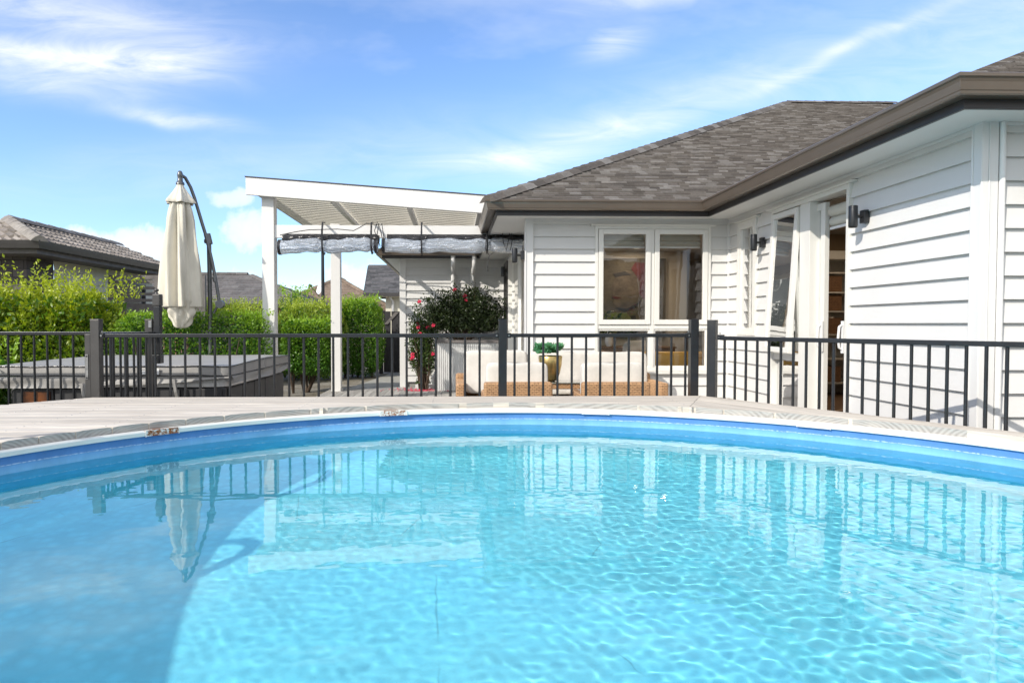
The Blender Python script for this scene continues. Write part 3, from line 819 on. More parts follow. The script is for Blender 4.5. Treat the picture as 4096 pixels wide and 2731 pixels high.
def siding(mb, o, d, nrm, length, z0, z1, holes, zoff=.01, cover=.15, thick=.031):
    o = Vector((*o, 0)); d = Vector((*d, 0)); nv = Vector((*nrm, 0))
    k0 = math.floor((z0 - zoff) / cover)
    k = k0
    while zoff + k * cover < z1:
        zb, zt = zoff + k * cover, zoff + (k + 1) * cover
        lo, hi = max(zb, z0), min(zt, z1)
        cuts = sorted({lo, hi} | {z for h in holes for z in h[2:] if lo < z < hi})
        for a, b in zip(cuts[:-1], cuts[1:]):
            if b - a < 1e-4: continue
            m_ = (a + b) / 2
            xs_ = [(0, length)]
            for (h0, h1, hz0, hz1) in holes:
                if hz0 < m_ < hz1:
                    nx = []
                    for (p, q_) in xs_:
                        if h0 > p: nx.append((p, min(q_, h0)))
                        if h1 < q_: nx.append((max(p, h1), q_))
                    xs_ = [(p, q_) for p, q_ in nx if q_ - p > .002]
            of = lambda z: .004 + (thick - .004) * (1 - (z - zb) / cover)
            for p, q_ in xs_:
                A = o + d * p; B = o + d * q_
                v = [A + nv * of(a) + Vector((0, 0, a)), B + nv * of(a) + Vector((0, 0, a)), B + nv * of(b) + Vector((0, 0, b)), A + nv * of(b) + Vector((0, 0, b))]
                fc = [(0, 1, 2, 3)]
                if abs(a - zb) < 1e-6:
                    v += [A + Vector((0, 0, a)), B + Vector((0, 0, a))]; fc.append((0, 1, 5, 4))
                mb.add(v, fc)
        k += 1


def rect_minus(mb, o, d, length, z0, z1, holes):
    """flat wall lining with holes"""
    o = Vector((*o, 0)); d = Vector((*d, 0))
    us = sorted({0, length} | {u for h in holes for u in h[:2]}); zs_ = sorted({z0, z1} | {z for h in holes for z in h[2:]})
    for a, b in zip(us[:-1], us[1:]):
        for c, e in zip(zs_[:-1], zs_[1:]):
            mu, mz = (a + b) / 2, (c + e) / 2
            if any(h[0] < mu < h[1] and h[2] < mz < h[3] for h in holes): continue
            mb.add([o + d * a + Vector((0, 0, c)), o + d * b + Vector((0, 0, c)), o + d * b + Vector((0, 0, e)), o + d * a + Vector((0, 0, e))], [(0, 1, 2, 3)])


WZ0 = -1.12
# openings  (u from wall start, z)
FW = (1.715 - .874, 3.125 - .874, -.575, 1.195)          # big window in the front wall
NWY = (7.137, 7.605); DRY = (5.43, 6.78)
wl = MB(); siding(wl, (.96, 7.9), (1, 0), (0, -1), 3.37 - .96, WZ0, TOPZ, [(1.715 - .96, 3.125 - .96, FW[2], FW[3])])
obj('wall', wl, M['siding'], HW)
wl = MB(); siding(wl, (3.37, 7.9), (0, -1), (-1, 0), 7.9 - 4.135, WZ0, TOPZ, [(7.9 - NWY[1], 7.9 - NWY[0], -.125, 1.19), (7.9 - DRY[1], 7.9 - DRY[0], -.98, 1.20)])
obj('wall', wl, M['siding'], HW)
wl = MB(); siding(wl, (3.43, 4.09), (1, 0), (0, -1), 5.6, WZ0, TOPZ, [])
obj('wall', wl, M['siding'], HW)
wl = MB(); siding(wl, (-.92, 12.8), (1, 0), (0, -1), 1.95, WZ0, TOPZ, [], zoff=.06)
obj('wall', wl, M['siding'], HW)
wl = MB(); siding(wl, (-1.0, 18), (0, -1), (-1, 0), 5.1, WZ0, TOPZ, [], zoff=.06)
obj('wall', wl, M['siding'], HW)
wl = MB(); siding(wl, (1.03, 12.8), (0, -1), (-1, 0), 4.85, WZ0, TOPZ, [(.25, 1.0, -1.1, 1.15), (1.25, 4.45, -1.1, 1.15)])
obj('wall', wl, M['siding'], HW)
wl = MB()   # hidden outer walls close the house
wl.box(9.0, 9.08, 4.2, 14.0, WZ0, TOPZ); wl.box(-.95, 9.0, 18, 18.08, WZ0, TOPZ); wl.box(9.0, 9.08, 14.0, 18.0, WZ0, TOPZ)
obj('wall', wl, M['siding'], HW)
# base strip
for q_ in ((.96, 3.36, 7.92, 7.98), (3.39, 3.45, 4.15, 7.9), (3.45, 9.05, 4.11, 4.17), (-.93, 1.0, 12.82, 12.9), (-.98, -.93, 12.9, 18)):
    obj('foundation', MB().box(*q_, GZ, WZ0), M['concrete'], HW)


def corner(x0, x1, y0, y1, beads=()):
    c = MB(); c.box(x0, x1, y0, y1, GZ + .03, TOPZ)
    for b_ in beads: c.box(*b_, GZ + .03, TOPZ)
    obj('corner_board', c, M['trim'], HW, .003)


corner(.868, .965, 7.862, 8.0, ((.868, .880, 7.852, 7.862), (.953, .965, 7.852, 7.862)))
corner(3.335, 3.375, 7.86, 7.9)
corner(3.332, 3.372, 4.052, 4.140, ((3.326, 3.332, 4.124, 4.140), (3.326, 3.332, 4.052, 4.060)))
corner(3.372, 3.436, 4.052, 4.092, ((3.372, 3.380, 4.046, 4.052),))
corner(-1.04, -.92, 12.76, 12.9)
corner(.99, 1.035, 12.74, 12.8)

# roof edge sweeps
PATH = [(-1.34, 18), (-1.34, 12.4), (.49, 12.4), (.49, 7.5), (2.95, 7.5), (2.95, 3.73), (9.5, 3.73)]


def offset_path(path, o):
    out = []
    n = len(path)
    for i in range(n):
        P = Vector(path[i])
        dA = (P - Vector(path[i - 1])).normalized() if i > 0 else None
        dB = (Vector(path[i + 1]) - P).normalized() if i < n - 1 else None
        r = lambda d: Vector((d.y, -d.x))
        if dA is None: q = P + r(dB) * o
        elif dB is None: q = P + r(dA) * o
        else:
            a, b = r(dA), r(dB); q = P + (a + b) * (o / (1 + a.dot(b)))
        out.append(q)
    return out


def sweep(mb, path, prof, closed=False, smooth=False):
    L = [[(p.x, p.y, z) for p in offset_path(path, o)] for o, z in prof]
    n = len(path); k = len(prof); vs = [p for row in L for p in row]
    fs = []
    for j in range(k if closed else k - 1):
        j2 = (j + 1) % k
        for i in range(n - 1): fs.append((j * n + i, j * n + i + 1, j2 * n + i + 1, j2 * n + i))
    mb.add(vs, fs, smooth=smooth)


gt = MB(); sweep(gt, PATH, [(.002, 1.405), (.002, 1.300), (.085, 1.294), (.098, 1.300), (.100, 1.312), (.104, 1.318), (.112, 1.360), (.118, 1.378), (.128, 1.386), (.130, 1.402), (.124, 1.408), (.114, 1.404), (.108, 1.378), (.100, 1.330), (.09, 1.308), (.012, 1.312), (.010, 1.405)], True)
obj('gutter', gt, M['gutter'], HW)
for (x, y, a) in ((2.83, 3.61, 45), (2.83, 7.38, 45)):
    gm = MB()
    for t_ in (0,):
        gm.tube([(x + .034 + t_, y + .034 - t_, 1.296), (x + .014 + t_, y + .014 - t_, 1.33), (x + .002 + t_, y + .002 - t_, 1.40)], .0022, 6)
    obj('gutter_seam', gm, M['gutter'], HW)
fa = MB(); sweep(fa, PATH, [(0, 1.30), (0, 1.245), (-.02, 1.245), (-.02, 1.30)], True); sweep(fa, PATH, [(.004, 1.262), (.004, 1.25), (0, 1.25)])
obj('fascia', fa, M['fascia'], HW)
so = MB(); sweep(so, PATH, [(-.02, 1.272), (-.60, 1.272)])
obj('soffit', so, M['soffit'], HW)
sc2 = MB()     # scotia where soffit meets wall
obj_edge = [((.965, 7.865), (3.34, 7.865)), ]
sc2.box(.965, 3.335, 7.868, 7.898, 1.25, 1.271); sc2.box(3.338, 3.368, 4.145, 7.86, 1.25, 1.271); sc2.box(3.48, 9, 4.05, 4.085, 1.25, 1.271)
obj('scotia', sc2, M['trim'], HW)


def shingles(mb, poly, d, up, z0, pitch, course=.088, tab=.17, palette=None, step=.016, seed=1):
    """poly: convex plan polygon; d along the eave, up the slope (plan unit vectors)"""
    r = random.Random(seed)
    d = Vector(d); up = Vector(up); P = [Vector(p) for p in poly]
    ts = [p.dot(up) for p in P]; t0, t1 = min(ts), max(ts)
    L = math.hypot(1, pitch); ct = course / L

    def span(t):
        ss = []
        for i in range(len(P)):
            a, b = P[i], P[(i + 1) % len(P)]; ta, tb = a.dot(up), b.dot(up)
            if abs(ta - tb) < 1e-9:
                if abs(ta - t) < 1e-6: ss += [a.dot(d), b.dot(d)]
                continue
            f = (t - ta) / (tb - ta)
            if -1e-9 <= f <= 1 + 1e-9: ss.append(a.dot(d) * (1 - f) + b.dot(d) * f)
        return (min(ss), max(ss)) if ss else None
    k = 0; t = t0
    patches = [(r.uniform(-20, 20), r.uniform(-20, 20), r.random()) for _ in range(6)]
    while t < t1 - 1e-4:
        tn = min(t + ct, t1); A = span(t + 1e-6); B = span(tn - 1e-6)
        if A and B:
            x = min(A[0], B[0]) - r.uniform(0, tab)
            while x < max(A[1], B[1]):
                wd = tab * r.uniform(.55, 1.25); x2 = x + wd
                a0, a1 = max(x, A[0]), min(x2, A[1]); b0, b1 = max(x, B[0]), min(x2, B[1])
                if a1 < a0: a0 = a1 = max(min(x, A[1]), A[0])
                if b1 < b0: b0 = b1 = max(min(x, B[1]), B[0])
                if a1 - a0 > 1e-3 or b1 - b0 > 1e-3:
                    z = z0 + (t - t0) * pitch; zn = z0 + (tn - t0) * pitch
                    j = step * r.uniform(.8, 1.3)
                    q = lambda s, tt, zz: (d.x * s + up.x * tt, d.y * s + up.y * tt, zz)
                    c = palette[r.randrange(len(palette))]; f = r.uniform(.88, 1.12); c = tuple(v * f for v in c)
                    mb.add([q(a0, t, z + j), q(a1, t, z + j), q(b1, tn, zn), q(b0, tn, zn), q(a0, t, z - .01), q(a1, t, z - .01)], [(0, 1, 2, 3), (4, 5, 1, 0)], c)
                x = x2
        t = tn; k += 1


PAL = [(.128, .114, .103), (.158, .143, .130), (.100, .090, .082), (.185, .172, .160), (.140, .126, .115), (.225, .213, .202), (.112, .100, .090), (.150, .136, .124)]
rf = MB()
shingles(rf, [(.39, 7.40), (2.85, 7.40), (9.85, 14.40), (7.39, 14.40)], (1, 0), (0, 1), 1.40, .50, palette=PAL, seed=3)
shingles(rf, [(.39, 7.40), (7.39, 14.40), (.39, 21.4)], (0, -1), (1, 0), 1.40, .50, palette=PAL, seed=4, tab=.5)
shingles(rf, [(7.39, 14.40), (9.85, 14.40), (16.8, 21.4), (.39, 21.4)], (-1, 0), (0, -1), 1.40, .50, palette=PAL, seed=5, course=.4, tab=1)
obj('roof', rf, M['shingle'], HW)
rf = MB(); PW = .465
shingles(rf, [(2.85, 3.63), (9.85, 3.63), (6.35, 7.13)], (1, 0), (0, 1), 1.375, PW, palette=PAL, seed=6)
shingles(rf, [(2.85, 3.63), (6.35, 7.13), (6.35, 10.9), (2.85, 7.40)], (0, -1), (1, 0), 1.375, PW, palette=PAL, seed=7)
shingles(rf, [(9.85, 3.63), (9.85, 12.0), (6.35, 10.9), (6.35, 7.13)], (0, 1), (-1, 0), 1.375, PW, palette=PAL, seed=8, tab=1)
obj('roof', rf, M['shingle'], HW)
rf = MB()
shingles(rf, [(-1.44, 12.3), (.45, 12.3), (4.0, 15.8), (2.06, 15.8)], (1, 0), (0, 1), 1.395, .5, palette=PAL, seed=9)
shingles(rf, [(-1.44, 12.3), (2.06, 15.8), (-1.44, 19.3)], (0, -1), (1, 0), 1.395, .5, palette=PAL, seed=10)
obj('roof', rf, M['shingle'], HW)


def caps(name, A, B, parent, m, w_=.13, L=.20, h=.03, pal=PAL, seed=2):
    A, B = Vector(A), Vector(B); d = (B - A); n_ = int(d.length / L); d.normalize(); r = random.Random(seed)
    s = d.cross(Vector((0, 0, 1))).normalized(); u = s.cross(d)
    c_ = MB()
    for i in range(n_):
        p = A + d * L * i; q_ = A + d * (L * (i + 1.15)); lift0, lift1 = h + .014, h
        col_ = pal[r.randrange(len(pal))]
        vs = []
        for e, lf in ((p, lift0), (q_, lift1)):
            vs += [e + s * w_ - Vector((0, 0, w_ * .36 - .006)), e + s * w_ * .5 + u * lf * .45, e + u * lf, e - s * w_ * .5 + u * lf * .45, e - s * w_ - Vector((0, 0, w_ * .36 - .006))]
        c_.add(vs, [(0, 1, 6, 5), (1, 2, 7, 6), (2, 3, 8, 7), (3, 4, 9, 8), (0, 4, 3, 2, 1)], col_)
    return obj(name, c_, m, parent)


caps('hip_cap', (.39, 7.40, 1.42), (7.39, 14.40, 4.91), HW, M['shingle'])
caps('ridge_cap', (7.39, 14.40, 4.91), (9.85, 14.40, 4.91), HW, M['shingle'])
caps('hip_cap', (2.93, 3.71, 1.405), (6.35, 7.13, 1.378 + PW * 3.5), HW, M['shingle'], .10, .16, .012)


# windows
def frame_rect(mb, P, w0, w1, z0, z1, fw, y0, y1):
    """rectangular frame; P(u,n,z) maps to world; n from y0 (out) to y1 (in)"""
    def bx(a, b, c, d_):
        vs = [P(u, nn_, z) for z in (c, d_) for nn_ in (y0, y1) for u in (a, b)]
        mb.add(vs, [(0, 2, 3, 1), (4, 5, 7, 6), (0, 1, 5, 4), (2, 6, 7, 3), (0, 4, 6, 2), (1, 3, 7, 5)])
    bx(w0, w0 + fw, z0, z1); bx(w1 - fw, w1, z0, z1); bx(w0 + fw, w1 - fw, z0, z0 + fw); bx(w0 + fw, w1 - fw, z1 - fw, z1)


def pane(P, w0, w1, z0, z1, n_, parent, name='pane'):
    mb = MB(); mb.add([P(w0, n_, z0), P(w1, n_, z0), P(w1, n_, z1), P(w0, n_, z1)], [(0, 1, 2, 3)])
    return obj(name, mb, M['glass'], parent)


PF = lambda u, n_, z: (u, 7.9 - n_, z)          # front wall, n>0 outwards
# front window
fr = MB(); frame_rect(fr, PF, 1.715, 3.125, -.56, 1.185, .035, .040, -.10)
fr.box(1.66, 3.18, 7.838, 7.90, 1.185, 1.205)                     # head flashing
fr.box(1.70, 3.14, 7.835, 7.90, -.60, -.562)
def bxw(mb, u0, u1, n0, n1, z0, z1): mb.box(u0, u1, 7.9 - n1, 7.9 - n0, z0, z1)
bxw(fr, 1.75, 3.09, -.08, .030, -.055, -.005)                     # transom
bxw(fr, 2.39, 2.435, -.083, .033, -.525, 1.15)                     # mullion
frame_rect(fr, PF, 1.75, 2.39, -.525, -.055, .022, .018, -.06); frame_rect(fr, PF, 2.435, 3.09, -.525, -.055, .022, .018, -.06)
wf = obj('window', fr, M['frame'], HW, .002)
for (u0, u1) in ((1.755, 2.388), (2.438, 3.085)):
    s_ = MB(); frame_rect(s_, PF, u0, u1, .0, 1.146, .058, .050, .0); obj('sash', s_, M['frame'], wf, .003)
    pane(PF, u0 + .055, u1 - .055, .055, 1.09, .024, wf)
pane(PF, 1.765, 2.375, -.51, -.07, .0, wf); pane(PF, 2.45, 3.075, -.51, -.07, .0, wf)
# narrow window in the side wall
PS = lambda y, n_, z: (3.37 - n_, y, z)
fr = MB(); frame_rect(fr, PS, NWY[0], NWY[1], -.125, 1.18, .035, .040, -.08); frame_rect(fr, PS, NWY[0] + .035, NWY[1] - .035, -.09, 1.145, .05, .034, -.03)
fr.box(3.31, 3.37, NWY[0] - .05, NWY[1] + .05, 1.18, 1.197)
wn = obj('window', fr, M['frame'], HW, .002); pane(PS, NWY[0] + .08, NWY[1] - .08, -.04, 1.10, .01, wn)
# glazed door set in the side wall
fr = MB(); frame_rect(fr, PS, DRY[0], DRY[1], -.98, 1.185, .040, .045, -.10)
fr.box(3.30, 3.37, DRY[0] - .06, DRY[1] + .06, 1.185, 1.205)
fr.box(3.335, 3.47, 6.05, 6.225, -.94, 1.145)                       # wide mullion
fr.box(3.345, 3.45, 6.225, 6.74, -.36, -.29)                         # transom under the awning sash
wd_ = obj('door_frame', fr, M['frame'], HW, .003)
pane(PS, 6.235, 6.735, -.93, -.37, -.02, wd_)
# awning sash pushed open at its foot
sa = MB(); ang = math.radians(3.4)
def PA(y, n_, z):
    L_ = 1.14 - z
    return (3.345 - n_ * math.cos(ang) - L_ * math.sin(ang), y, 1.14 - L_ * math.cos(ang) + n_ * math.sin(ang))
frame_rect(sa, PA, 6.232, 6.742, -.28, 1.13, .052, .030, -.012)
sh_ = obj('awning_sash', sa, M['frame'], wd_, .003); 
pane(PA, 6.28, 6.69, -.23, 1.08, .008, wd_)
# sliding leaf, slid back behind the fixed light
sd = MB(); PD = lambda y, n_, z: (3.43 - n_, y, z)
frame_rect(sd, PD, 5.92, 6.60, -.94, 1.12, .065, .025, -.02)
dl = obj('door_leaf', sd, M['frame'], wd_, .003); pane(PD, 5.985, 6.535, -.87, 1.05, 0, wd_)
for yy_ in (5.93, 5.60):
    hd = MB(); hd.tube([(3.39, yy_, -.22), (3.36, yy_, -.20), (3.352, yy_, -.12), (3.36, yy_, -.02), (3.39, yy_, .0)], .011, 8); hd.box(3.385, 3.40, yy_ - .018, yy_ + .018, -.25, .03)
    obj('handle', hd, M['white'], wd_)
# doors in the long side wall under the pergola
for (a, b) in ((11.80, 12.55), (8.35, 11.55)):
    fr = MB(); PL = lambda y, n_, z: (1.03 - n_, y, z)
    k_ = 2 if b - a > 2 else 1
    frame_rect(fr, PL, a, b, -1.1, 1.15, .04, .06, -.08)
    for i in range(k_): frame_rect(fr, PL, a + .04 + i * (b - a - .08) / k_, a + .04 + (i + 1) * (b - a - .08) / k_, -1.06, 1.11, .07, .045 - .05 * i, .0 - .05 * i)
    dw = obj('sliding_door', fr, M['greyp'], HW) if k_ == 1 else obj('sliding_door', fr, M['frame'], HW)
    pane(PL, a + .1, b - .1, -1.0, 1.05, -.03, dw)

# downpipes of the back wing
for x in (0.0, .40):
    d_ = MB(); d_.tube([(x, 12.38, 1.30), (x, 12.38, 1.16), (x, 12.42, 1.10), (x - .02, 12.66, 1.00) if x else (x, 12.66, 1.06), (x - .02 if x else x, 12.70, .92), (x - .02 if x else x, 12.71, -1.1)], .042, 12)
    for z in (.95, .3, -.4): d_.tube([(x - .02 if x else x, 12.71, z - .02), (x - .02 if x else x, 12.71, z + .02)], .048, 12)
    obj('downpipe', d_, M['pvc'], HW)
d_ = MB(); d_.tube([(3.458, 4.050, 1.27), (3.458, 4.050, GZ + .02)], .0185, 14); obj('downpipe', d_, M['pvc'], HW)
gd = MB(); gd.tube([(-.38, 12.55, -1.2), (-.38, 12.55, -1.02), (-.34, 12.55, -.96), (-.22, 12.55, -.95), (-.18, 12.55, -1.0), (-.18, 12.55, -1.2)], .05, 10)
gd.box(-.72, -.36, 12.42, 12.6, -1.22, -1.14)
obj('gully_pipe', gd, M['pvc'], HW)

# interior shell
iw = MB()
rect_minus(iw, (1.10, 8.02), (1, 0), 2.4, -.95, 1.25, [(1.75 - 1.10, 3.09 - 1.10, -.525, 1.15)])
rect_minus(iw, (3.50, 4.30), (0, 1), 3.72, -.95, 1.25, [(NWY[0] + .03 - 4.30, NWY[1] - .03 - 4.30, -.09, 1.14), (DRY[0] + .04 - 4.30, DRY[1] - .04 - 4.30, -.95, 1.145)])
rect_minus(iw, (1.12, 8.02), (0, 1), 4.7, -.95, 1.25, [(8.39 - 8.02, 11.51 - 8.02, -.95, 1.11), (11.84 - 8.02, 12.51 - 8.02, -.95, 1.11)])
rect_minus(iw, (3.50, 4.30), (1, 0), 3.6, -.95, 1.25, [])
rect_minus(iw, (1.12, 12.70), (1, 0), 6, -.95, 1.25, []); rect_minus(iw, (7.1, 4.30), (0, 1), 8.4, -.95, 1.25, [])
obj('interior_wall', iw, M['inwall'], HW)
iw = MB(); iw.box(2.2, 4.0, 11.1, 11.2, -.95, 1.25); obj('interior_wall', iw, M['inwall'], HW)
iw = MB(); iw.box(4.0, 7.08, 9.0, 9.1, -.95, 1.25); obj('interior_wall', iw, M['tan'], HW)
fl = MB(); fl.box(1.12, 7.1, 8.02, 12.70, -1.0, -.95); fl.box(3.5, 7.1, 4.3, 8.02, -1.0, -.95); obj('floor', fl, M['infloor'], HW)
ce = MB(); ce.box(1.12, 7.1, 8.02, 12.70, 1.25, 1.265); ce.box(3.5, 7.1, 4.3, 8.02, 1.25, 1.265); obj('ceiling', ce, M['inceil'], HW)
rv = MB()
for (a, b, c, d_) in ((1.73, 1.75, -.54, 1.16), (3.09, 3.11, -.54, 1.16)): rv.box(a, b, 7.98, 8.03, c, d_)
rv.box(1.73, 3.11, 7.97, 8.10, -.56, -.54)
obj('reveal', rv, M['trim'], HW)

# ---------------------------------------------------------------- things in the rooms
def downlight(x, y, lab):
    t = thing('downlight', lab, 'ceiling light', (x, y, 1.25), 'round downlights in the ceiling')
    a = MB(); a.lathe([(.05, 1.249), (.055, 1.240), (.042, 1.238), (.042, 1.246)], x, y, 16); obj('trim_ring', a, M['white'], t)
    a = MB(); a.lathe([(.0001, 1.243), (.041, 1.243)], x, y, 16); obj('lens', a, M['dlight'], t)
    ld = bpy.data.lights.new('lamp', 'AREA'); ld.shape = 'DISK'; ld.size = .08; ld.energy = 6; ld.color = (1, .80, .58)
    lo = bpy.data.objects.new('lamp', ld); col.objects.link(lo); lo.parent = t; lo.location = (0, 0, -.015)
downlight(2.98, 8.9, 'glowing ceiling downlight seen through the right upper window sash, nearest the glass')
downlight(3.25, 9.9, 'glowing ceiling downlight seen through the right upper window sash, middle one')
downlight(5.0, 7.6, 'added ceiling downlight brightening the room behind the open door, before the shelves')  # added lamp, lifts the dark room and its shelves
downlight(5.6, 5.9, 'added ceiling downlight brightening the room behind the open door, nearest the door')  # second added lamp, brightens the room near the door
downlight(3.0, 10.6, 'glowing ceiling downlight seen through the window, farthest from the glass')


def roman_blind(x0, x1, lab, z1=1.12, drop=.16):
    t = thing('roman_blind', lab, 'blind', ((x0 + x1) / 2, 7.99, z1), 'folded blinds at the window heads')
    b = MB(); L_ = []
    prof = [(8.03, z1), (8.02, z1 - drop * .3), (8.00, z1 - drop * .55), (8.035, z1 - drop * .6), (8.00, z1 - drop * .85), (8.02, z1 - drop * .95), (8.03, z1 - drop)]
    b.add([(x, y, z) for y, z in prof for x in (x0, x1)], [(2 * i, 2 * i + 1, 2 * i + 3, 2 * i + 2) for i in range(len(prof) - 1)]); obj('fabric', b, M['linen'], t)
    r = MB(); r.box(x0, x1, 8.012, 8.032, z1 - drop - .022, z1 - drop - .002); obj('bottom_bar', r, M['white'], t)
roman_blind(1.80, 2.36, 'folded cream roman blind behind the left upper sash of the big window')
roman_blind(2.48, 3.05, 'folded cream roman blind behind the right upper sash of the big window')
t = thing('roller_blind', 'rolled cream blind at the head of the open door beside the wall light', 'blind', (3.49, 5.73, 1.05))
b = MB(); b.tube([(3.47, 5.46, 1.03), (3.47, 5.90, 1.03)], .055, 14); b.tube([(3.475, 5.46, .935), (3.475, 5.90, .935)], .045, 14); obj('roll', b, M['linen'], t)
b = MB(); b.box(3.44, 3.46, 5.46, 5.90, .862, .885); obj('bottom_bar', b, M['white'], t)

# painting (generic face study)
t = thing('painting', 'large painting of a face with red hair behind the left window sash', 'painting', (2.92, 11.08, .05))
b = MB(); b.box(2.42, 3.62, 11.05, 11.098, -.22, 1.12); obj('canvas', b, M['p_bg'], t)
def flat(pts, y, m):
    b = MB(); b.prism([(x, y, z) for x, z in pts], (0, -.002, 0)); obj('painted_shape', b, M[m], t)
flat([(2.75, .80), (2.72, .70), (2.66, .60), (2.72, .56), (2.70, .50), (2.73, .44), (2.72, .36), (2.80, .28), (2.98, .27), (3.16, .42), (3.22, .62), (3.15, .86), (2.95, .92)], 11.047, 'p_skin')
flat([(3.02, .95), (3.18, .72), (3.16, .52), (3.26, .42), (3.36, .55), (3.42, .80), (3.30, 1.04), (3.10, 1.06)], 11.044, 'p_red')
flat([(2.72, .86), (2.92, .90), (3.02, .84), (2.90, .83), (2.76, .80)], 11.041, 'p_black')
flat([(2.74, .29), (2.92, .22), (3.12, .30), (3.20, .42), (3.10, .34), (2.95, .27), (2.80, .29)], 11.041, 'p_black')
flat([(2.70, .48), (2.80, .47), (2.86, .45), (2.78, .43), (2.71, .45)], 11.041, 'p_red')
flat([(2.50, -.18), (2.62, .20), (2.95, .20), (3.10, .02), (3.02, -.18)], 11.044, 'p_green')
flat([(2.75, -.18), (2.90, .02), (3.06, -.02), (3.02, .14), (3.10, .16), (3.16, -.18)], 11.041, 'p_black')

# mustard sofa inside
t = thing('indoor_sofa', 'mustard leather sofa seen through the lower panes of the big window', 'sofa', (3.0, 8.6, -.95))
b = MB(); b.pillow(2.95, 8.40, -.56, 1.55, .20, .42, .3); obj('backrest', b, M['mustard'], t)
b = MB(); b.pillow(2.95, 8.80, -.74, 1.5, .75, .30, .3); obj('seat', b, M['mustard'], t)
for x in (2.22, 3.70):
    b = MB(); b.pillow(x, 8.75, -.66, .20, .85, .44, .35); obj('armrest', b, M['mustard'], t)
t = tag(obj('scatter_cushion', MB().pillow(2.45, 8.55, -.38, .44, .16, .34, .5, rot=.2), M['cush']), 'white scatter cushion on the mustard sofa behind the left lower pane', 'cushion')
t = thing('vase_of_leaves', 'dark vase of drooping leaves on a wooden cabinet behind the left lower pane', 'vase', (2.5, 10.4, -.35))
b = MB(); b.lathe([(.04, -.35), (.07, -.28), (.06, -.18), (.03, -.12), (.035, -.08)], 2.5, 10.4, 16); obj('vase', b, M['white'], t)
rng = np.random.default_rng(5); leaf_obj('foliage', [leaves(np.array([2.5, 10.4, -.02]) + rng.normal(0, 1, (90, 3)) * [.16, .08, .07], .12, rng.random(90) * .5, rng)], M['lf_dark'], t)
t = thing('cabinet', 'dark wooden cabinet under the vase behind the left lower pane', 'cabinet', (2.6, 10.5, -.95))
b = MB(); b.box(2.1, 3.5, 10.2, 10.75, -.85, -.38); obj('body', b, M['infloor'], t, .01)
b = MB(); b.box(2.08, 3.52, 10.18, 10.77, -.377, -.352); obj('top', b, M['infloor'], t)
for x in (2.15, 3.45):
    b = MB(); b.box(x - .02, x + .02, 10.25, 10.29, -.95, -.85); obj('leg', b, M['p_black'], t)
# curtains behind the awning sash and narrow window
def drape(y0, y1, x, lab):
    b = MB(); n_ = 60
    vs = [(x + .035 * math.sin(i * 1.15) + .01 * math.sin(i * 2.9), y0 + (y1 - y0) * i / n_, z) for z in (-.93, 1.2) for i in range(n_ + 1)]
    b.add(vs, [(i, i + 1, n_ + 2 + i, n_ + 1 + i) for i in range(n_)], smooth=True)
    tag(obj('curtain', b, M['drape']), lab, 'curtain', 'grey curtains beside the glazed door')
drape(6.55, 6.95, 3.60, 'pale grey pleated curtain hanging behind the tilted awning sash')
drape(7.35, 7.95, 3.62, 'pale grey pleated curtain hanging behind the narrow side window')
# shelf unit with baskets
t = thing('shelf_unit', 'white open shelf unit inside the open door, holding wicker baskets', 'shelves', (5.0, 8.75, -.95))
b = MB(); b.box(4.40, 5.60, 8.95, 8.98, -.95, .92); obj('back_panel', b, M['inwhite'], t)
b = MB(); b.box(4.40, 5.62, 8.50, 8.95, .86, .97); obj('top', b, M['inwhite'], t)
for x in (4.40, 5.60):
    b = MB(); b.box(x - .02, x, 8.52, 8.95, -.95, .86); obj('side_panel', b, M['inwhite'], t)
SHZ = [.69, .43, .18, -.127, -.45, -.77]
for z in SHZ:
    b = MB(); b.box(4.40, 5.58, 8.52, 8.95, z - .018, z); obj('shelf', b, M['inwhite'], t)
for z, lab in ((.43, 'top one, under the empty shelf'), (.18, 'second from the top'), (-.127, 'third, holding rolled towels'), (-.77, 'lowest, near the floor')):
    for x, side in ((4.90, 'left'), (5.33, 'right')):
        if side == 'right' : continue
        k = thing('basket', 'brown woven basket on the doorway shelves, ' + lab, 'basket', (x, 8.73, z), 'woven baskets on the shelves')
        b = MB(); b.box(x - .27, x + .27, 8.56, 8.59, z + .003, z + .20); b.box(x - .27, x + .27, 8.90, 8.93, z + .003, z + .20); b.box(x - .27, x - .24, 8.59, 8.90, z + .003, z + .20); b.box(x + .24, x + .27, 8.59, 8.90, z + .003, z + .20); b.box(x - .24, x + .24, 8.59, 8.90, z + .003, z + .02)
        obj('body', b, M['basket'], k, .008)
        b = MB(); b.tube([(x - .265, 8.575, z + .202), (x + .265, 8.575, z + .202), (x + .265, 8.915, z + .202), (x - .265, 8.915, z + .202), (x - .265, 8.575, z + .202)], .012, 8); obj('rim', b, M['basket'], k)
for i, lab in enumerate(('left', 'middle', 'right')):
    tag(obj('rolled_towel', MB().pillow(4.74 + .15 * i, 8.72, .085, .13, .3, .09, .7), M['towel']), lab + ' rolled white towel lying in the third basket from the top', 'towel', 'rolled towels in the basket')


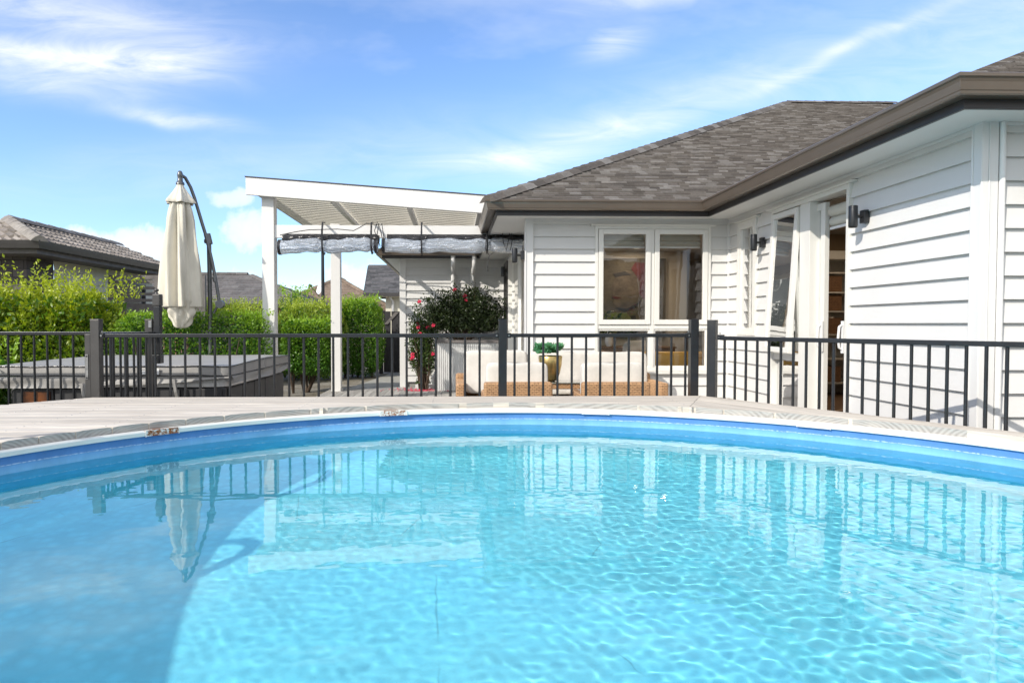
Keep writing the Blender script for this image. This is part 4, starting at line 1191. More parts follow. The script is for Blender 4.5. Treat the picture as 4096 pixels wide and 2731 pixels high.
# ---------------------------------------------------------------- wall lights
def wall_light(name_lab, p, n_, s=1.0):
    """p on the wall, n_ outward 2d normal: cylinder lamp on a square box"""
    x, y, z = p; nv = Vector((*n_, 0)); a = math.atan2(n_[1], n_[0])
    t = thing('wall_light', name_lab, 'wall light', p, 'black cylinder lights on the house walls')
    T = lambda d, dz: Vector((x, y, z)) + nv * d + Vector((0, 0, dz))
    b = MB(); b.tbox(Matrix.Translation(T(.024, 0)) @ Matrix.Rotation(a, 4, 'Z'), .045, .062, .105); obj('back_box', b, M['black'], t, .004)
    b = MB(); b.tube([T(.045, .0), T(.085, .0)], .011, 10); obj('arm', b, M['black'], t)
    c = T(.118, .0)
    b = MB(); b.lathe([(.0001, c.z + .088), (.028, c.z + .088), (.034, c.z + .084), (.034, c.z + .070), (.0335, c.z + .068), (.034, c.z + .066), (.034, c.z - .075), (.031, c.z - .088), (.029, c.z - .088), (.029, c.z - .070)], c.x, c.y, 24); obj('lamp_body', b, M['black'], t)
    b = MB(); b.lathe([(.0001, c.z - .078), (.029, c.z - .078)], c.x, c.y, 20); obj('lens', b, M['lampon'], t)


wall_light('black cylinder wall light between the narrow window and the tilted sash', (3.352, 6.97, .88), (-1, 0))
wall_light('black cylinder wall light right of the open door, nearest of the lights', (3.350, 5.22, .87), (-1, 0))
wall_light('black cylinder wall light under the right end of the long rolled blind', (.868, 7.95, .84), (-1, 0))
wall_light('black cylinder wall light on the far side wall, above the dark bush', (1.005, 11.66, .94), (-1, 0))
wall_light('black cylinder wall light at the right picture edge beside the downpipe', (3.72, 4.07, .86), (0, -1))

# ---------------------------------------------------------------- pergola
pg = thing('pergola', 'white pergola with sloping louvre roof, fixed to the left eave of the house', 'pergola', (-1.2, 10.8, GZ))
for (x, y) in ((-2.61, 9.4), (-2.14, 12.05)):
    b = MB(); zt_ = 1.80 if y < 10 else 1.83; b.box(x - .085, x + .085, y - .085, y + .085, GZ + .002, zt_); obj('post', b, M['trim'], pg, .004)
zL, zR = 2.036, 1.797
def rz(x): return zL + (x + 2.87) * (zR - zL) / (3.32)
b = MB(); b.prism([(-2.87, 9.17, rz(-2.87)), (.45, 9.17, rz(.45)), (.45, 9.17, rz(.45) - .243), (-2.87, 9.17, rz(-2.87) - .239)], (0, .045, 0)); obj('fascia_board', b, M['trim'], pg, .003)
b = MB(); b.prism([(-2.88, 9.16, rz(-2.88) + .001), (.46, 9.16, rz(.46) + .001), (.46, 9.16, rz(.46) + .014), (-2.88, 9.16, rz(-2.88) + .014)], (0, .07, 0)); b.box(.46, .60, 9.2, 9.36, 1.755, 1.80); obj('flashing', b, M['fascia'], pg)
b = MB(); b.prism([(-2.87, 9.216, rz(-2.87) - .15), (-2.87, 12.6, rz(-2.87) - .15), (-2.87, 12.6, rz(-2.87) - .003), (-2.87, 9.216, rz(-2.87) - .003)], (.05, 0, 0)); obj('side_beam', b, M['trim'], pg, .003)
b = MB(); b.prism([(-2.82, 12.55, rz(-2.82) - .15), (.45, 12.55, rz(.45) - .15), (.45, 12.55, rz(.45) - .003), (-2.82, 12.55, rz(-2.82) - .003)], (0, .045, 0)); obj('rear_beam', b, M['trim'], pg, .003)
b = MB(); b.box(-2.525, 1.0, 9.345, 9.39, 1.225, 1.405); obj('blind_beam', b, M['trim'], pg, .003)
for x in (-1.70, -.62, .38):
    b = MB(); z = rz(x) - .235; b.box(x - .035, x + .035, 9.216, 12.549, z, z + .055); obj('rafter', b, M['trim'], pg)
th_ = math.radians(43.8)
for k in range(19):
    y = 9.31 + (.178 * k); b = MB(); dy, dz = .10 * math.cos(th_), -.10 * math.sin(th_)
    z0_, z1_ = rz(-2.80) - .095, rz(.43) - .095; t3 = (0, .007 * math.sin(th_), .007 * math.cos(th_))
    b.prism([(-2.80, y - dy, z0_ - dz), (.43, y - dy, z1_ - dz), (.43, y + dy, z1_ + dz), (-2.80, y + dy, z0_ + dz)], t3)
    b.prism([(-2.80, y + dy, z0_ + dz - .008), (.43, y + dy, z1_ + dz - .008), (.43, y + dy + .012, z1_ + dz - .008), (-2.80, y + dy + .012, z0_ + dz - .008)], (0, 0, .007))
    obj('louvre_blade', b, M['louvre'], pg)
b = MB()
for z, x0, x1 in ((1.285, .40, 1.0), (1.20, .40, .9)):
    b.tube([(x0, 9.28, z), (x1, 9.28, z)], .010, 8)
    for k in range(4): b.tube([(x0 + .1 + .12 * k, 9.28, z), (x0 + .1 + .12 * k, 9.28, z - .02)], .006, 6)
obj('curtain_track', b, M['steel'], pg)


def rolled_blind(x0, x1, straps, lab, seed, droop):
    r = random.Random(seed)
    t = thing('rolled_blind', lab, 'blind', ((x0 + x1) / 2, 9.30, 1.10), 'rolled clear blinds under the pergola beam')
    b = MB(); n_ = 40
    zc = lambda x: 1.118 - droop * (1 - ((x - x0) / (x1 - x0)) * 1.0) * .5 + .012 * math.sin(x * 9 + seed)
    pts = [(x0 + (x1 - x0) * i / n_, 9.27, zc(x0 + (x1 - x0) * i / n_)) for i in range(n_ + 1)]
    rad = [.098 + .006 * math.sin(i * .9 + seed) - (.014 if any(abs(p[0] - s) < .05 for s in straps) else 0) for i, p in enumerate(pts)]
    b.tube(pts, rad, 28, caps=False)
    obj('clear_roll', b, M['vinyl'], t)
    b = MB(); pts2 = [(p[0] + .02, 9.29, 1.205 + .006 * math.sin(p[0] * 14)) for p in pts]
    b.tube(pts2[1:], [.055 + .01 * math.sin(i * 1.7) for i in range(n_)], 10); b.prism([(x0 + .06, 9.338, 1.14), (x1 - .02, 9.338, 1.14), (x1 - .02, 9.338, 1.28), (x0 + .06, 9.338, 1.28)], (0, .004, 0)); obj('black_header', b, M['bvinyl'], t)
    b = MB()
    for e in (0, -1):
        p = pts[e]; sg = 1 if e == 0 else -1
        b = MB(); b.tube([(p[0] + sg * .005, p[1], p[2]), (p[0] + sg * .045, p[1], p[2])], .108, 20, caps=False); obj('black_hem', b, M['bvinyl'], t)
    for s in straps:
        b = MB(); z = zc(s)
        ring = [(s, 9.27 + .108 * math.cos(a), z + .108 * math.sin(a) + (.10 if .3 < a < 2.8 else 0)) for a in [2 * PI * k / 20 for k in range(21)]]
        b.tube([(s, 9.155, 1.30)] + [(s, 9.158, z + .03), (s, 9.16, z - .02), (s, 9.20, z - .09), (s, 9.27, z - .115), (s, 9.345, z - .09)], .016, 4, rot=PI / 4)
        b.tube([(s, 9.155, 1.25), (s, 9.20, 1.42), (s, 9.34, 1.44)], .016, 4, rot=PI / 4)
        obj('strap', b, M['bvinyl'], t)
    return t


rb1 = rolled_blind(-2.45, -1.06, (-1.82, -.0001 - 1.14 + .0), 'shorter rolled clear blind with black header between the pergola posts', 1, .05)
rb2 = rolled_blind(-1.0, 1.02, (-.44, .48), 'longer rolled clear blind with black header reaching the white corner post', 3, .03)
def cord(lab, pts, parent_thing=None):
    b = MB(); b.tube(pts, .006, 6); tag(obj('cord', b, M['bvinyl']), lab, 'cord', 'black cords on the rolled blinds')
cord('bundled black cord hanging at the right end of the shorter rolled blind', [(-1.05, 9.14, 1.42), (-1.09, 9.13, 1.30), (-1.03, 9.13, 1.12), (-1.0, 9.13, 1.04), (-.97, 9.13, 1.14), (-1.02, 9.13, 1.36), (-.99, 9.13, 1.40), (-.96, 9.13, 1.22), (-1.0, 9.13, 1.08), (-1.06, 9.13, 1.2), (-1.03, 9.13, 1.40)])
cord('black cord trailing over the right half of the shorter rolled blind', [(-1.05, 9.14, 1.38), (-1.2, 9.14, 1.40), (-1.3, 9.14, 1.34), (-1.38, 9.14, 1.30), (-1.6, 9.14, 1.32), (-2.0, 9.15, 1.31), (-2.2, 9.16, 1.28), (-2.4, 9.17, 1.24)])
cord('looped black cord over the right end of the longer rolled blind', [(.68, 9.14, 1.36), (.70, 9.13, 1.15), (.74, 9.13, 1.03), (.78, 9.13, 1.2), (.80, 9.13, 1.38), (.83, 9.13, 1.2), (.80, 9.13, 1.03)])
cord('black pull cord with a toggle dangling below the longer rolled blind', [(.47, 9.14, 1.3), (.45, 9.13, 1.05), (.50, 9.13, .97), (.56, 9.13, 1.0), (.50, 9.13, .95), (.48, 9.13, .80), (.485, 9.13, .74)])

# ---------------------------------------------------------------- pool fences
PKR = .0098


def fence_run(A, B, zt, n_pick, first, pitch, root, posts=(), rails=True, brackets=(), picks=None):
    A, B = Vector(A), Vector(B); d = (B - A).normalized(); L = (B - A).length; a = math.atan2(d.y, d.x)
    for z in (zt - .015, -1.17):
        b = MB(); b.tbox(Matrix.Translation(((A.x + B.x) / 2, (A.y + B.y) / 2, z)) @ Matrix.Rotation(a, 4, 'Z'), L, .036, .030); obj('rail', b, M['black'], root, .004)
    for i in range(n_pick):
        p = A + d * (first + pitch * i)
        b = MB(); b.tube([(p.x, p.y, -1.185), (p.x, p.y, zt - .028)], PKR, 10); obj('picket', b, M['black'], root)


def post(root, x, y, zt, s=.065, rot=0, m='black', z0=GZ):
    b = MB(); b.tbox(Matrix.Translation((x, y, (z0 + .002 + zt) / 2)) @ Matrix.Rotation(rot, 4, 'Z'), s, s, zt - z0 - .002)
    b.tbox(Matrix.Translation((x, y, zt + .003)) @ Matrix.Rotation(rot, 4, 'Z'), s + .004, s + .004, .006)
    return obj('post', b, M[m], root, .003)


def bracket(root, x, y, z, rot=0):
    b = MB(); T = Matrix.Translation((x, y, z)) @ Matrix.Rotation(rot, 4, 'Z')
    b.tbox(T, .034, .044, .040)
    for dx in (-.008, .008):
        p = T @ Vector((dx, -.024, .004)); b.tube([p, p + Vector((0, -.004, 0))], .005, 8)
    obj('bracket', b, M['black'], root, .003)
    b = MB(); p = T @ Vector((0, -.0235, .0)); b.tube([p, p + Vector((0, -.006, 0))], .007, 8); p = T @ Vector((0, -.012, .024)); b.tube([p, p + Vector((0, 0, .012))], .006, 8); obj('bolt', b, M['steel'], root)


FY = 5.235
f1 = thing('pool_fence', 'black tubular pool fence running straight behind the deck, with three square posts', 'fence', (-.4, FY, GZ), 'black pool fencing')
fence_run((-2.775, FY), (.362, FY), -.073, 26, -2.71 + 2.775, .1169, f1)
fence_run((.432, FY), (1.91, FY), -.073, 13, .062, .1155, f1)
post(f1, -2.815, FY, .036, .068, 0, 'greyp'); post(f1, .397, FY, .036); post(f1, 1.945, FY, .036)
for x in (-2.765, .348, .446, 1.897): bracket(f1, x, FY - .004, -.088)
f2 = thing('pool_fence', 'black tubular pool fence running diagonally towards the camera on the right, before the white wall', 'fence', (2.5, 4.4, GZ), 'black pool fencing')
A_, B_ = Vector((2.075, 5.07)), Vector((3.34, 2.86)); dv = (B_ - A_).normalized(); ar = math.atan2(dv.y, dv.x)
fence_run(A_ + dv * .03, B_, -.092, 26, .035, .0945, f2)
post(f2, 2.055, 5.125, .030, .066, ar + .35); bracket(f2, 2.095, 5.055, -.100, ar)
f3 = thing('pool_fence', 'black tubular pool fence in front of the spa and big shrub at the left edge', 'fence', (-4.5, 5.87, GZ), 'black pool fencing')
L0 = -6.6; FZ = 5.87
fence_run((L0, FZ), (-2.70, FZ), -.064, 34, .055 + .012, .1132, f3)
post(f3, L0 - .03, FZ, .045)
gt_ = thing('pool_gate', 'black tubular pool gate seen nearly edge-on between two posts, with a tall latch', 'gate', (-2.75, 5.6, GZ))
fence_run((-2.80, FY + .045), (-2.69, FZ + .06), -.066, 7, .05, .085, gt_)
b = MB(); b.box(-2.90, -2.856, FY - .02, FY + .03, GZ + .05, -.076); obj('stile', b, M['greyp'], gt_, .003)
b = MB(); b.box(-2.893, -2.872, FY - .026, FY - .0205, -.43, -.235)
obj('strike_plate', b, M['steel'], gt_)
b = MB()
for z in (-.42, -.25): b.tube([(-2.8825, FY - .026, z), (-2.8825, FY - .032, z)], .006, 8)
obj('bolt', b, M['black'], gt_)
PX, PY_ = -2.70, 5.96
post(gt_, PX - .035, PY_ + .01, .042, .066, 0, 'greyp')
lt = MB(); lt.box(PX + .012, PX + .070, PY_ - .03, PY_ + .028, -.27, .165); obj('latch_tube', lt, M['black'], gt_, .006)
lt = MB(); lt.box(PX + .006, PX + .075, PY_ - .036, PY_ + .034, .165, .272); obj('latch_head', lt, M['greyp'], gt_, .008)
lt = MB(); lt.lathe([(.016, .272), (.016, .284), (.010, .287), (.010, .296), (.019, .300), (.019, .318), (.0001, .322)], PX + .032, PY_, 16); obj('latch_knob', lt, M['greyp'], gt_)
lt = MB(); lt.box(PX + .004, PX + .078, PY_ - .05, PY_ + .03, -.35, -.272); obj('latch_foot', lt, M['black'], gt_, .005)
lt = MB(); lt.box(PX - .028, PX - .0, PY_ - .038, PY_ - .024, -.03, .03); obj('strike_plate', lt, M['steel'], gt_, .002)

# ---------------------------------------------------------------- spa
sp = thing('spa_pool', 'square spa pool with dark cabinet and grey vinyl cover, behind the fence on the left', 'spa', (-3.2, 7.4, GZ))
X0, X1, Y0, Y1 = -4.30, -2.16, 6.33, 8.52
b = MB(); b.box(X0 + .04, X1 - .04, Y0 + .04, Y1 - .04, GZ + .01, -.60)
obj('cabinet', b, M['spa_cab'], sp, .03)
for i in range(5):
    b = MB(); x = X0 + .08 + i * .40; b.box(x, x + .385, Y0 + .022, Y0 + .038, GZ + .06, -.62); obj('panel', b, M['spa_cab'], sp, .006)
for i in range(5):
    b = MB(); y = Y0 + .08 + i * .41; b.box(X1 - .038, X1 - .022, y, y + .395, GZ + .06, -.62); obj('panel', b, M['spa_cab'], sp, .006)
b = MB(); b.pillow((X0 + X1) / 2, (Y0 + Y1) / 2, -.555, X1 - X0 - .02, Y1 - Y0 - .02, .11, .12, 64); obj('shell_lip', b, M['spa_shell'], sp)
# cover: two foam halves, slightly crowned, corner lifted on the right
b = MB()
def cov(x0, x1, y0, y1):
    nx = 16; vs = []
    for j in range(nx + 1):
        for i in range(nx + 1):
            u, v = i / nx, j / nx; x = x0 + (x1 - x0) * u; y = y0 + (y1 - y0) * v
            z = -.395 + .022 * math.sin(PI * (y - Y0) / (Y1 - Y0)) + .004 * math.sin(x * 7 + y * 3)
            vs.append((x, y, z))
    q_ = nx + 1
    b.add(vs, [(j * q_ + i, j * q_ + i + 1, (j + 1) * q_ + i + 1, (j + 1) * q_ + i) for j in range(nx) for i in range(nx)], smooth=True)
    per = [(i, 0) for i in range(nx)] + [(nx, j) for j in range(nx)] + [(nx - i, nx) for i in range(nx)] + [(0, nx - j) for j in range(nx)]
    P0 = [vs[j * q_ + i] for i, j in per]; cxm, cym = (x0 + x1) / 2, (y0 + y1) / 2
    P1 = [(x + .006 * (1 if x > cxm else -1), y + .006 * (1 if y > cym else -1), z - .014) for x, y, z in P0]
    P2 = [(x, y, -.492 + .004 * math.sin(x * 9 + y * 6)) for x, y, z in P1]
    n2 = len(per)
    b.add(P0 + P1 + P2, [(k * n2 + i, (k + 1) * n2 + i, (k + 1) * n2 + (i + 1) % n2, k * n2 + (i + 1) % n2) for k in range(2) for i in range(n2)], smooth=True)
cov(X0 - .02, X1 + .03, Y0 - .02, (Y0 + Y1) / 2 - .006); cov(X0 - .02, X1 + .03, (Y0 + Y1) / 2 + .006, Y1 + .02)
obj('cover', b, M['spa_cov'], sp)
for yy_ in (Y0 - .03, Y1 + .03):
    b = MB()
    for z_ in (-.40, -.488): b.tube([(X0 - .02 + (X1 - X0 + .05) * i / 24, yy_, z_ + .003 * math.sin(i * 1.3)) for i in range(25)], .006, 6)
    obj('piping', b, M['bvinyl'], sp)
for xx_ in (X0 - .03, X1 + .038):
    b = MB()
    for z_ in (-.40, -.488): b.tube([(xx_, Y0 - .02 + (Y1 - Y0 + .04) * i / 24, z_ + .018 * math.sin(PI * i / 24) * (z_ > -.45)) for i in range(25)], .006, 6)
    obj('piping', b, M['bvinyl'], sp)
b = MB(); n_ = 60
def skirt(A, B, z1f, nrm_):
    vs = []
    for i in range(n_ + 1):
        t_ = i / n_; x = A[0] + (B[0] - A[0]) * t_; y = A[1] + (B[1] - A[1]) * t_
        for j in range(5):
            s_ = j / 4; zz = -.495 + (z1f(t_) + .495) * s_
            w_ = .010 * math.sin(s_ * PI * 1.5 + t_ * 5) + .008 * math.sin(t_ * 19 + s_ * 5) + .012 * s_
            vs.append((x + nrm_[0] * w_, y + nrm_[1] * w_, zz))
    b.add(vs, [(i * 5 + j, i * 5 + j + 1, (i + 1) * 5 + j + 1, (i + 1) * 5 + j) for i in range(n_) for j in range(4)], smooth=True)
skirt((X0 - .02, Y0 - .03), (X1 + .03, Y0 - .03), lambda t_: -.605 + .085 * max(0, t_ - .42) / .58 + (.02 if .4 < t_ < .55 else 0), (0, -1))
skirt((X1 + .035, Y0 - .02), (X1 + .035, Y1 + .02), lambda t_: -.575 + .012 * math.sin(t_ * 8), (1, 0))
obj('cover_skirt', b, M['spa_cov'], sp)
b = MB(); b.box(-2.98, -2.80, Y0 - .048, Y0 - .044, -.475, -.418); obj('warning_label', b, M['white'], sp)


def text_mesh(s, size, loc, rot, m, name, parent, ext=.0006):
    cu = bpy.data.curves.new(name, 'FONT'); cu.body = s; cu.size = size; cu.extrude = ext
    to = bpy.data.objects.new(name, cu); col.objects.link(to)
    me = bpy.data.meshes.new_from_object(to.evaluated_get(bpy.context.evaluated_depsgraph_get()))
    bpy.data.objects.remove(to); bpy.data.curves.remove(cu)
    o = bpy.data.objects.new(name, me); col.objects.link(o); me.materials.append(m)
    o.location = Vector(loc) - ROOT[parent.name]; o.rotation_euler = rot; o.parent = parent
    return o


bpy.context.view_layer.update()
text_mesh('WARNING', .016, (-2.975, Y0 - .0495, -.434), (PI / 2, 0, 0), M['black'], 'label_text', sp)
for i, (x0_, x1_) in enumerate(((-2.972, -2.82), (-2.972, -2.81), (-2.972, -2.84))):
    pass
for x, z0_ in ((-2.66, -.52), (-3.52, -.56)):
    b = MB(); b.tube([(x, Y0 - .05, z0_), (x + .02, Y0 - .055, z0_ - .12), (x + .035, Y0 - .02, z0_ - .24), (x + .04, Y0 + .0, z0_ - .30)], .018, 4, rot=PI / 4)
    st = obj('strap', b, M['spa_cov'], sp)
    b = MB(); b.box(x + .015, x + .055, Y0 - .03, Y0 - .005, z0_ - .27, z0_ - .22); obj('buckle', b, M['black'], st, .004)
b = MB(); b.box(-4.12, -3.86, Y0 + .006, Y0 + .021, -.90, -.64); obj('amber_patch', b, M['amber'], sp)  # flat amber patch on the cabinet front
b = MB(); b.prism([(-3.55, Y0 - .06, -.56), (-3.37, Y0 - .06, -.56), (-3.40, Y0 - .06, -.66), (-3.47, Y0 - .06, -.72)], (0, .01, 0)); obj('cover_flap', b, M['spa_cov'], sp)

# ---------------------------------------------------------------- cantilever umbrella (closed)
UX, UY = -3.58, 8.72
um = thing('cantilever_umbrella', 'closed cream canvas cantilever umbrella on a grey mast behind the spa', 'umbrella', (-3.3, 9.0, GZ))
def fold(t_, z):
    k = max(0, min(1, (1.9 - z) / .5))
    return 1 + k * (.25 * math.cos(7 * t_ + 1.2 + .6 * math.sin(z * 2.3)) + .13 * math.cos(11 * t_ + z * 2.1) + .06 * math.cos(18 * t_ + z * 5))
b = MB(); b.lathe([(.035, 1.845), (.05, 1.80), (.085, 1.74), (.12, 1.68), (.150, 1.635), (.165, 1.60), (.160, 1.585)], UX, UY, 120, fn=lambda t_, z: 1 + .18 * math.cos(6 * t_ + .5) * (1.85 - z) / .25 + .06 * math.cos(11 * t_)); obj('canopy_vent', b, M['canvas'], um)
b = MB(); b.lathe([(0.041, 1.79), (0.0738, 1.70), (0.1107, 1.60), (0.1312, 1.50), (0.146, 1.38), (0.164, 1.15), (0.182, .92), (0.1952, .65), (0.205, .40), (0.2116, .24), (0.2066, .225), (0.1804, .24)], UX, UY, 160, fn=fold); obj('canopy', b, M['canvas'], um)
b = MB(); b.lathe([(0.1558, .30), (0.1599, .22), (0.1517, .16), (0.1353, .10), (0.1148, .05), (0.0943, .01), (0.0738, -.02), (0.0533, -.042), (8.2e-05, -.05)], UX, UY, 120,
                  fn=lambda t_, z: 1 + .26 * math.cos(4 * t_ + z * 9) + .14 * math.cos(7 * t_ - z * 26) + .07 * math.cos(13 * t_ + z * 18)); obj('canopy_flounce', b, M['canvas'], um)
b = MB(); b.lathe([(.055, 1.835), (.05, 1.86), (.034, 1.875), (.032, 1.93), (.036, 1.94), (.036, 1.965), (.030, 1.99), (.018, 2.01), (.0001, 2.015)], UX, UY, 20); obj('crown', b, M['alum'], um)
kx = .001567
def up_(cx_, cy_, y=8.86): return (UX + (cx_ - 1590) * kx * y / 8.72, y, (745 - (600 + cy_ / 2.138) / 1.7415) * y / 1500)
b = MB(); b.tube([up_(1590, 235, 8.74), up_(1612, 260, 8.8), up_(1640, 340), up_(1672, 430), up_(1705, 545), up_(1735, 650), up_(1765, 750), up_(1790, 860), up_(1812, 960), up_(1840, 1110), up_(1868, 1290)], .022, 10); obj('arm', b, M['alum'], um)
b = MB(); b.tube([up_(1772, 760, 8.92), up_(1775, 1000, 8.92), up_(1776, 1380, 8.92), (up_(1776, 1400, 8.92)[0], 8.92, GZ + .08)], .030, 12); obj('mast', b, M['alum'], um)
b = MB(); b.tube([up_(1765, 730, 8.89), up_(1785, 815, 8.89)], .044, 12); b.tube([up_(1745, 790, 8.89), up_(1765, 790, 8.89)], .03, 10); obj('slider_joint', b, M['alum'], um)
b = MB(); b.tube([up_(1830, 1090), up_(1838, 1130)], .030, 12); obj('collar', b, M['alum'], um)
b = MB(); p = up_(1875, 1320); b.tube([(p[0], p[1] - .03, p[2]), (p[0], p[1] + .05, p[2])], .055, 14); b.tube([up_(1868, 1290), up_(1850, 1340), up_(1822, 1395)], .017, 8); obj('tilt_handle', b, M['alum'], um)
bx_, by_ = up_(1776, 1380, 8.92)[0], 8.92
b = MB(); b.tbox(Matrix.Translation((bx_, by_, GZ + .03)), .9, .09, .05); b.tbox(Matrix.Translation((bx_, by_, GZ + .031)) @ Matrix.Rotation(PI / 2, 4, 'Z'), .6, .09, .05); obj('cross_base', b, M['alum'], um)

# ---------------------------------------------------------------- patio furniture
def wicker_chair(x0, x1, yb, lab, zw=-.535):
    t = thing('wicker_armchair', lab, 'armchair', ((x0 + x1) / 2, yb + .35, -1.22), 'wicker armchairs with their backs to the pool')
    b = MB(); b.box(x0, x1, yb, yb + .09, -1.17, zw); b.box(x0, x0 + .09, yb + .09, yb + .64, -1.17, -.66); b.box(x1 - .09, x1, yb + .09, yb + .64, -1.17, -.66)
    b.box(x0 + .09, x1 - .09, yb + .09, yb + .64, -1.12, -.92)
    obj('wicker_shell', b, M['wicker'], t, .022)
    xm = (x0 + x1) / 2
    b = MB(); b.pillow(xm, yb + .185, -.575, x1 - x0 - .05, .17, .42, .22, 56, lean=-.08, wr=.006); obj('back_cushion', b, M['cush'], t)
    b = MB(); b.pillow(xm, yb + .40, -.85, x1 - x0 - .20, .50, .14, .25, 28); obj('seat_cushion', b, M['cush'], t)
    for dx in (.05, x1 - x0 - .05):
        for dy in (.05, .59):
            b = MB(); b.box(x0 + dx - .02, x0 + dx + .02, yb + dy - .02, yb + dy + .02, -1.218, -1.165); obj('leg', b, M['black'], t)
    return t


wicker_chair(.285, .925, 6.02, 'left one of two wicker armchairs behind the fence, beside the brass pot')
wicker_chair(1.195, 1.835, 6.0, 'right one of two wicker armchairs behind the fence, below the big window')
t = thing('wicker_sofa', 'long wicker sofa with oatmeal cushions facing the pool, behind the two armchairs', 'sofa', (1.2, 7.5, -1.22))
b = MB(); b.box(.03, 2.32, 7.60, 7.70, -1.17, -.57); b.box(.03, .13, 6.95, 7.60, -1.17, -.63); b.box(2.22, 2.32, 6.95, 7.60, -1.17, -.63); b.box(.13, 2.22, 6.97, 7.60, -1.15, -.98); obj('wicker_frame', b, M['wicker'], t, .022)
for i, x in enumerate((.48, 1.18, 1.86)):
    b = MB(); b.pillow(x, 7.47 - .03 * (i == 0), -.56 + (.02 if i == 0 else 0), .72, .20, .48, .22, 56, lean=-.12, wr=.006); obj('back_cushion', b, M['cush'], t)
    b = MB(); b.pillow(x, 7.24, -.90, .70, .60, .16, .25, 28); obj('seat_cushion', b, M['cush'], t)
t = thing('left_chair', '', '', (0, 0, 0)); bpy.data.objects.remove(t)
t = thing('coffee_table', 'low wicker coffee table with a glass top between the armchairs and the sofa', 'table', (1.05, 6.78, -1.22))
b = MB(); b.box(.62, 1.62, 6.62, 6.92, -.66, -.60)
obj('wicker_frame', b, M['wicker'], t, .012)
for x in (.66, 1.58):
    for y in (6.65, 6.89):
        b = MB(); b.box(x - .035, x + .035, y - .028, y + .028, -1.218, -.661); obj('leg', b, M['wicker'], t)
b = MB(); b.box(.60, 1.64, 6.60, 6.94, -.598, -.590); obj('glass_top', b, M['tglass'], t)
t = thing('potted_succulent', 'tall brass pot of green succulents on the coffee table, behind the fence', 'potted plant', (1.0, 6.77, -.59))
cx_ = 1.012
b = MB(); b.lathe([(.05, -.588), (.075, -.575), (.10, -.50), (.118, -.42), (.124, -.33), (.120, -.325), (.116, -.34), (.0001, -.345)], cx_, 6.77, 40); obj('pot', b, M['gold'], t)
rng = np.random.default_rng(8); parts = []
for i in range(46):
    a = rng.random() * 6.28; r_ = .15 * math.sqrt(rng.random()); c_ = np.array([cx_ + r_ * math.cos(a), 6.77 + r_ * math.sin(a), -.30 + .075 * rng.random()])
    k = 16; ph = rng.random() * 6
    for j in range(k):
        th = ph + j * 2.4; el = .3 + .8 * j / k
        d_ = np.array([math.cos(th) * math.cos(el), math.sin(th) * math.cos(el), math.sin(el)])
        V_, F_, C_ = leaves(np.array([c_]), .050, np.array([.3 + .6 * rng.random()]), rng, up=0, nrm=d_[None] * 1, aspect=.7, nk=14)
        parts.append((V_, F_, C_))
leaf_obj('rosettes', parts, M['lf_succ'], t)

# corrugated planter and the bushes at the back wall
t = thing('planter_box', 'corrugated zinc planter box with grey capping below the dark bush', 'planter', (.35, 12.2, -1.22))
b = MB()
def corr(A, B, n_):
    A, B = Vector(A), Vector(B); d_ = (B - A); nn_ = Vector((d_.y, -d_.x)).normalized(); vs = []
    for i in range(n_ * 6 + 1):
        p = A + d_ * i / (n_ * 6) + nn_ * .008 * math.sin(i * 2 * PI / 6)
        vs += [(p.x, p.y, -1.215), (p.x, p.y, -.33)]
    b.add(vs, [(2 * i, 2 * i + 2, 2 * i + 3, 2 * i + 1) for i in range(n_ * 6)], smooth=True)
corr((-.30, 11.92), (.97, 11.92), 36); corr((-.30, 12.62), (-.30, 11.92), 20); corr((.97, 11.92), (.97, 12.62), 20)
obj('corrugated_wall', b, M['zinc'], t)
b = MB(); b.box(-.33, 1.0, 11.885, 11.945, -.335, -.285); b.box(-.33, -.27, 11.945, 12.65, -.335, -.285); b.box(.94, 1.0, 11.945, 12.65, -.335, -.285); obj('capping', b, M['slatm'], t, .004)
b = MB(); b.box(-.27, .94, 11.945, 12.62, -.45, -.40); obj('soil', b, M['ground'], t)


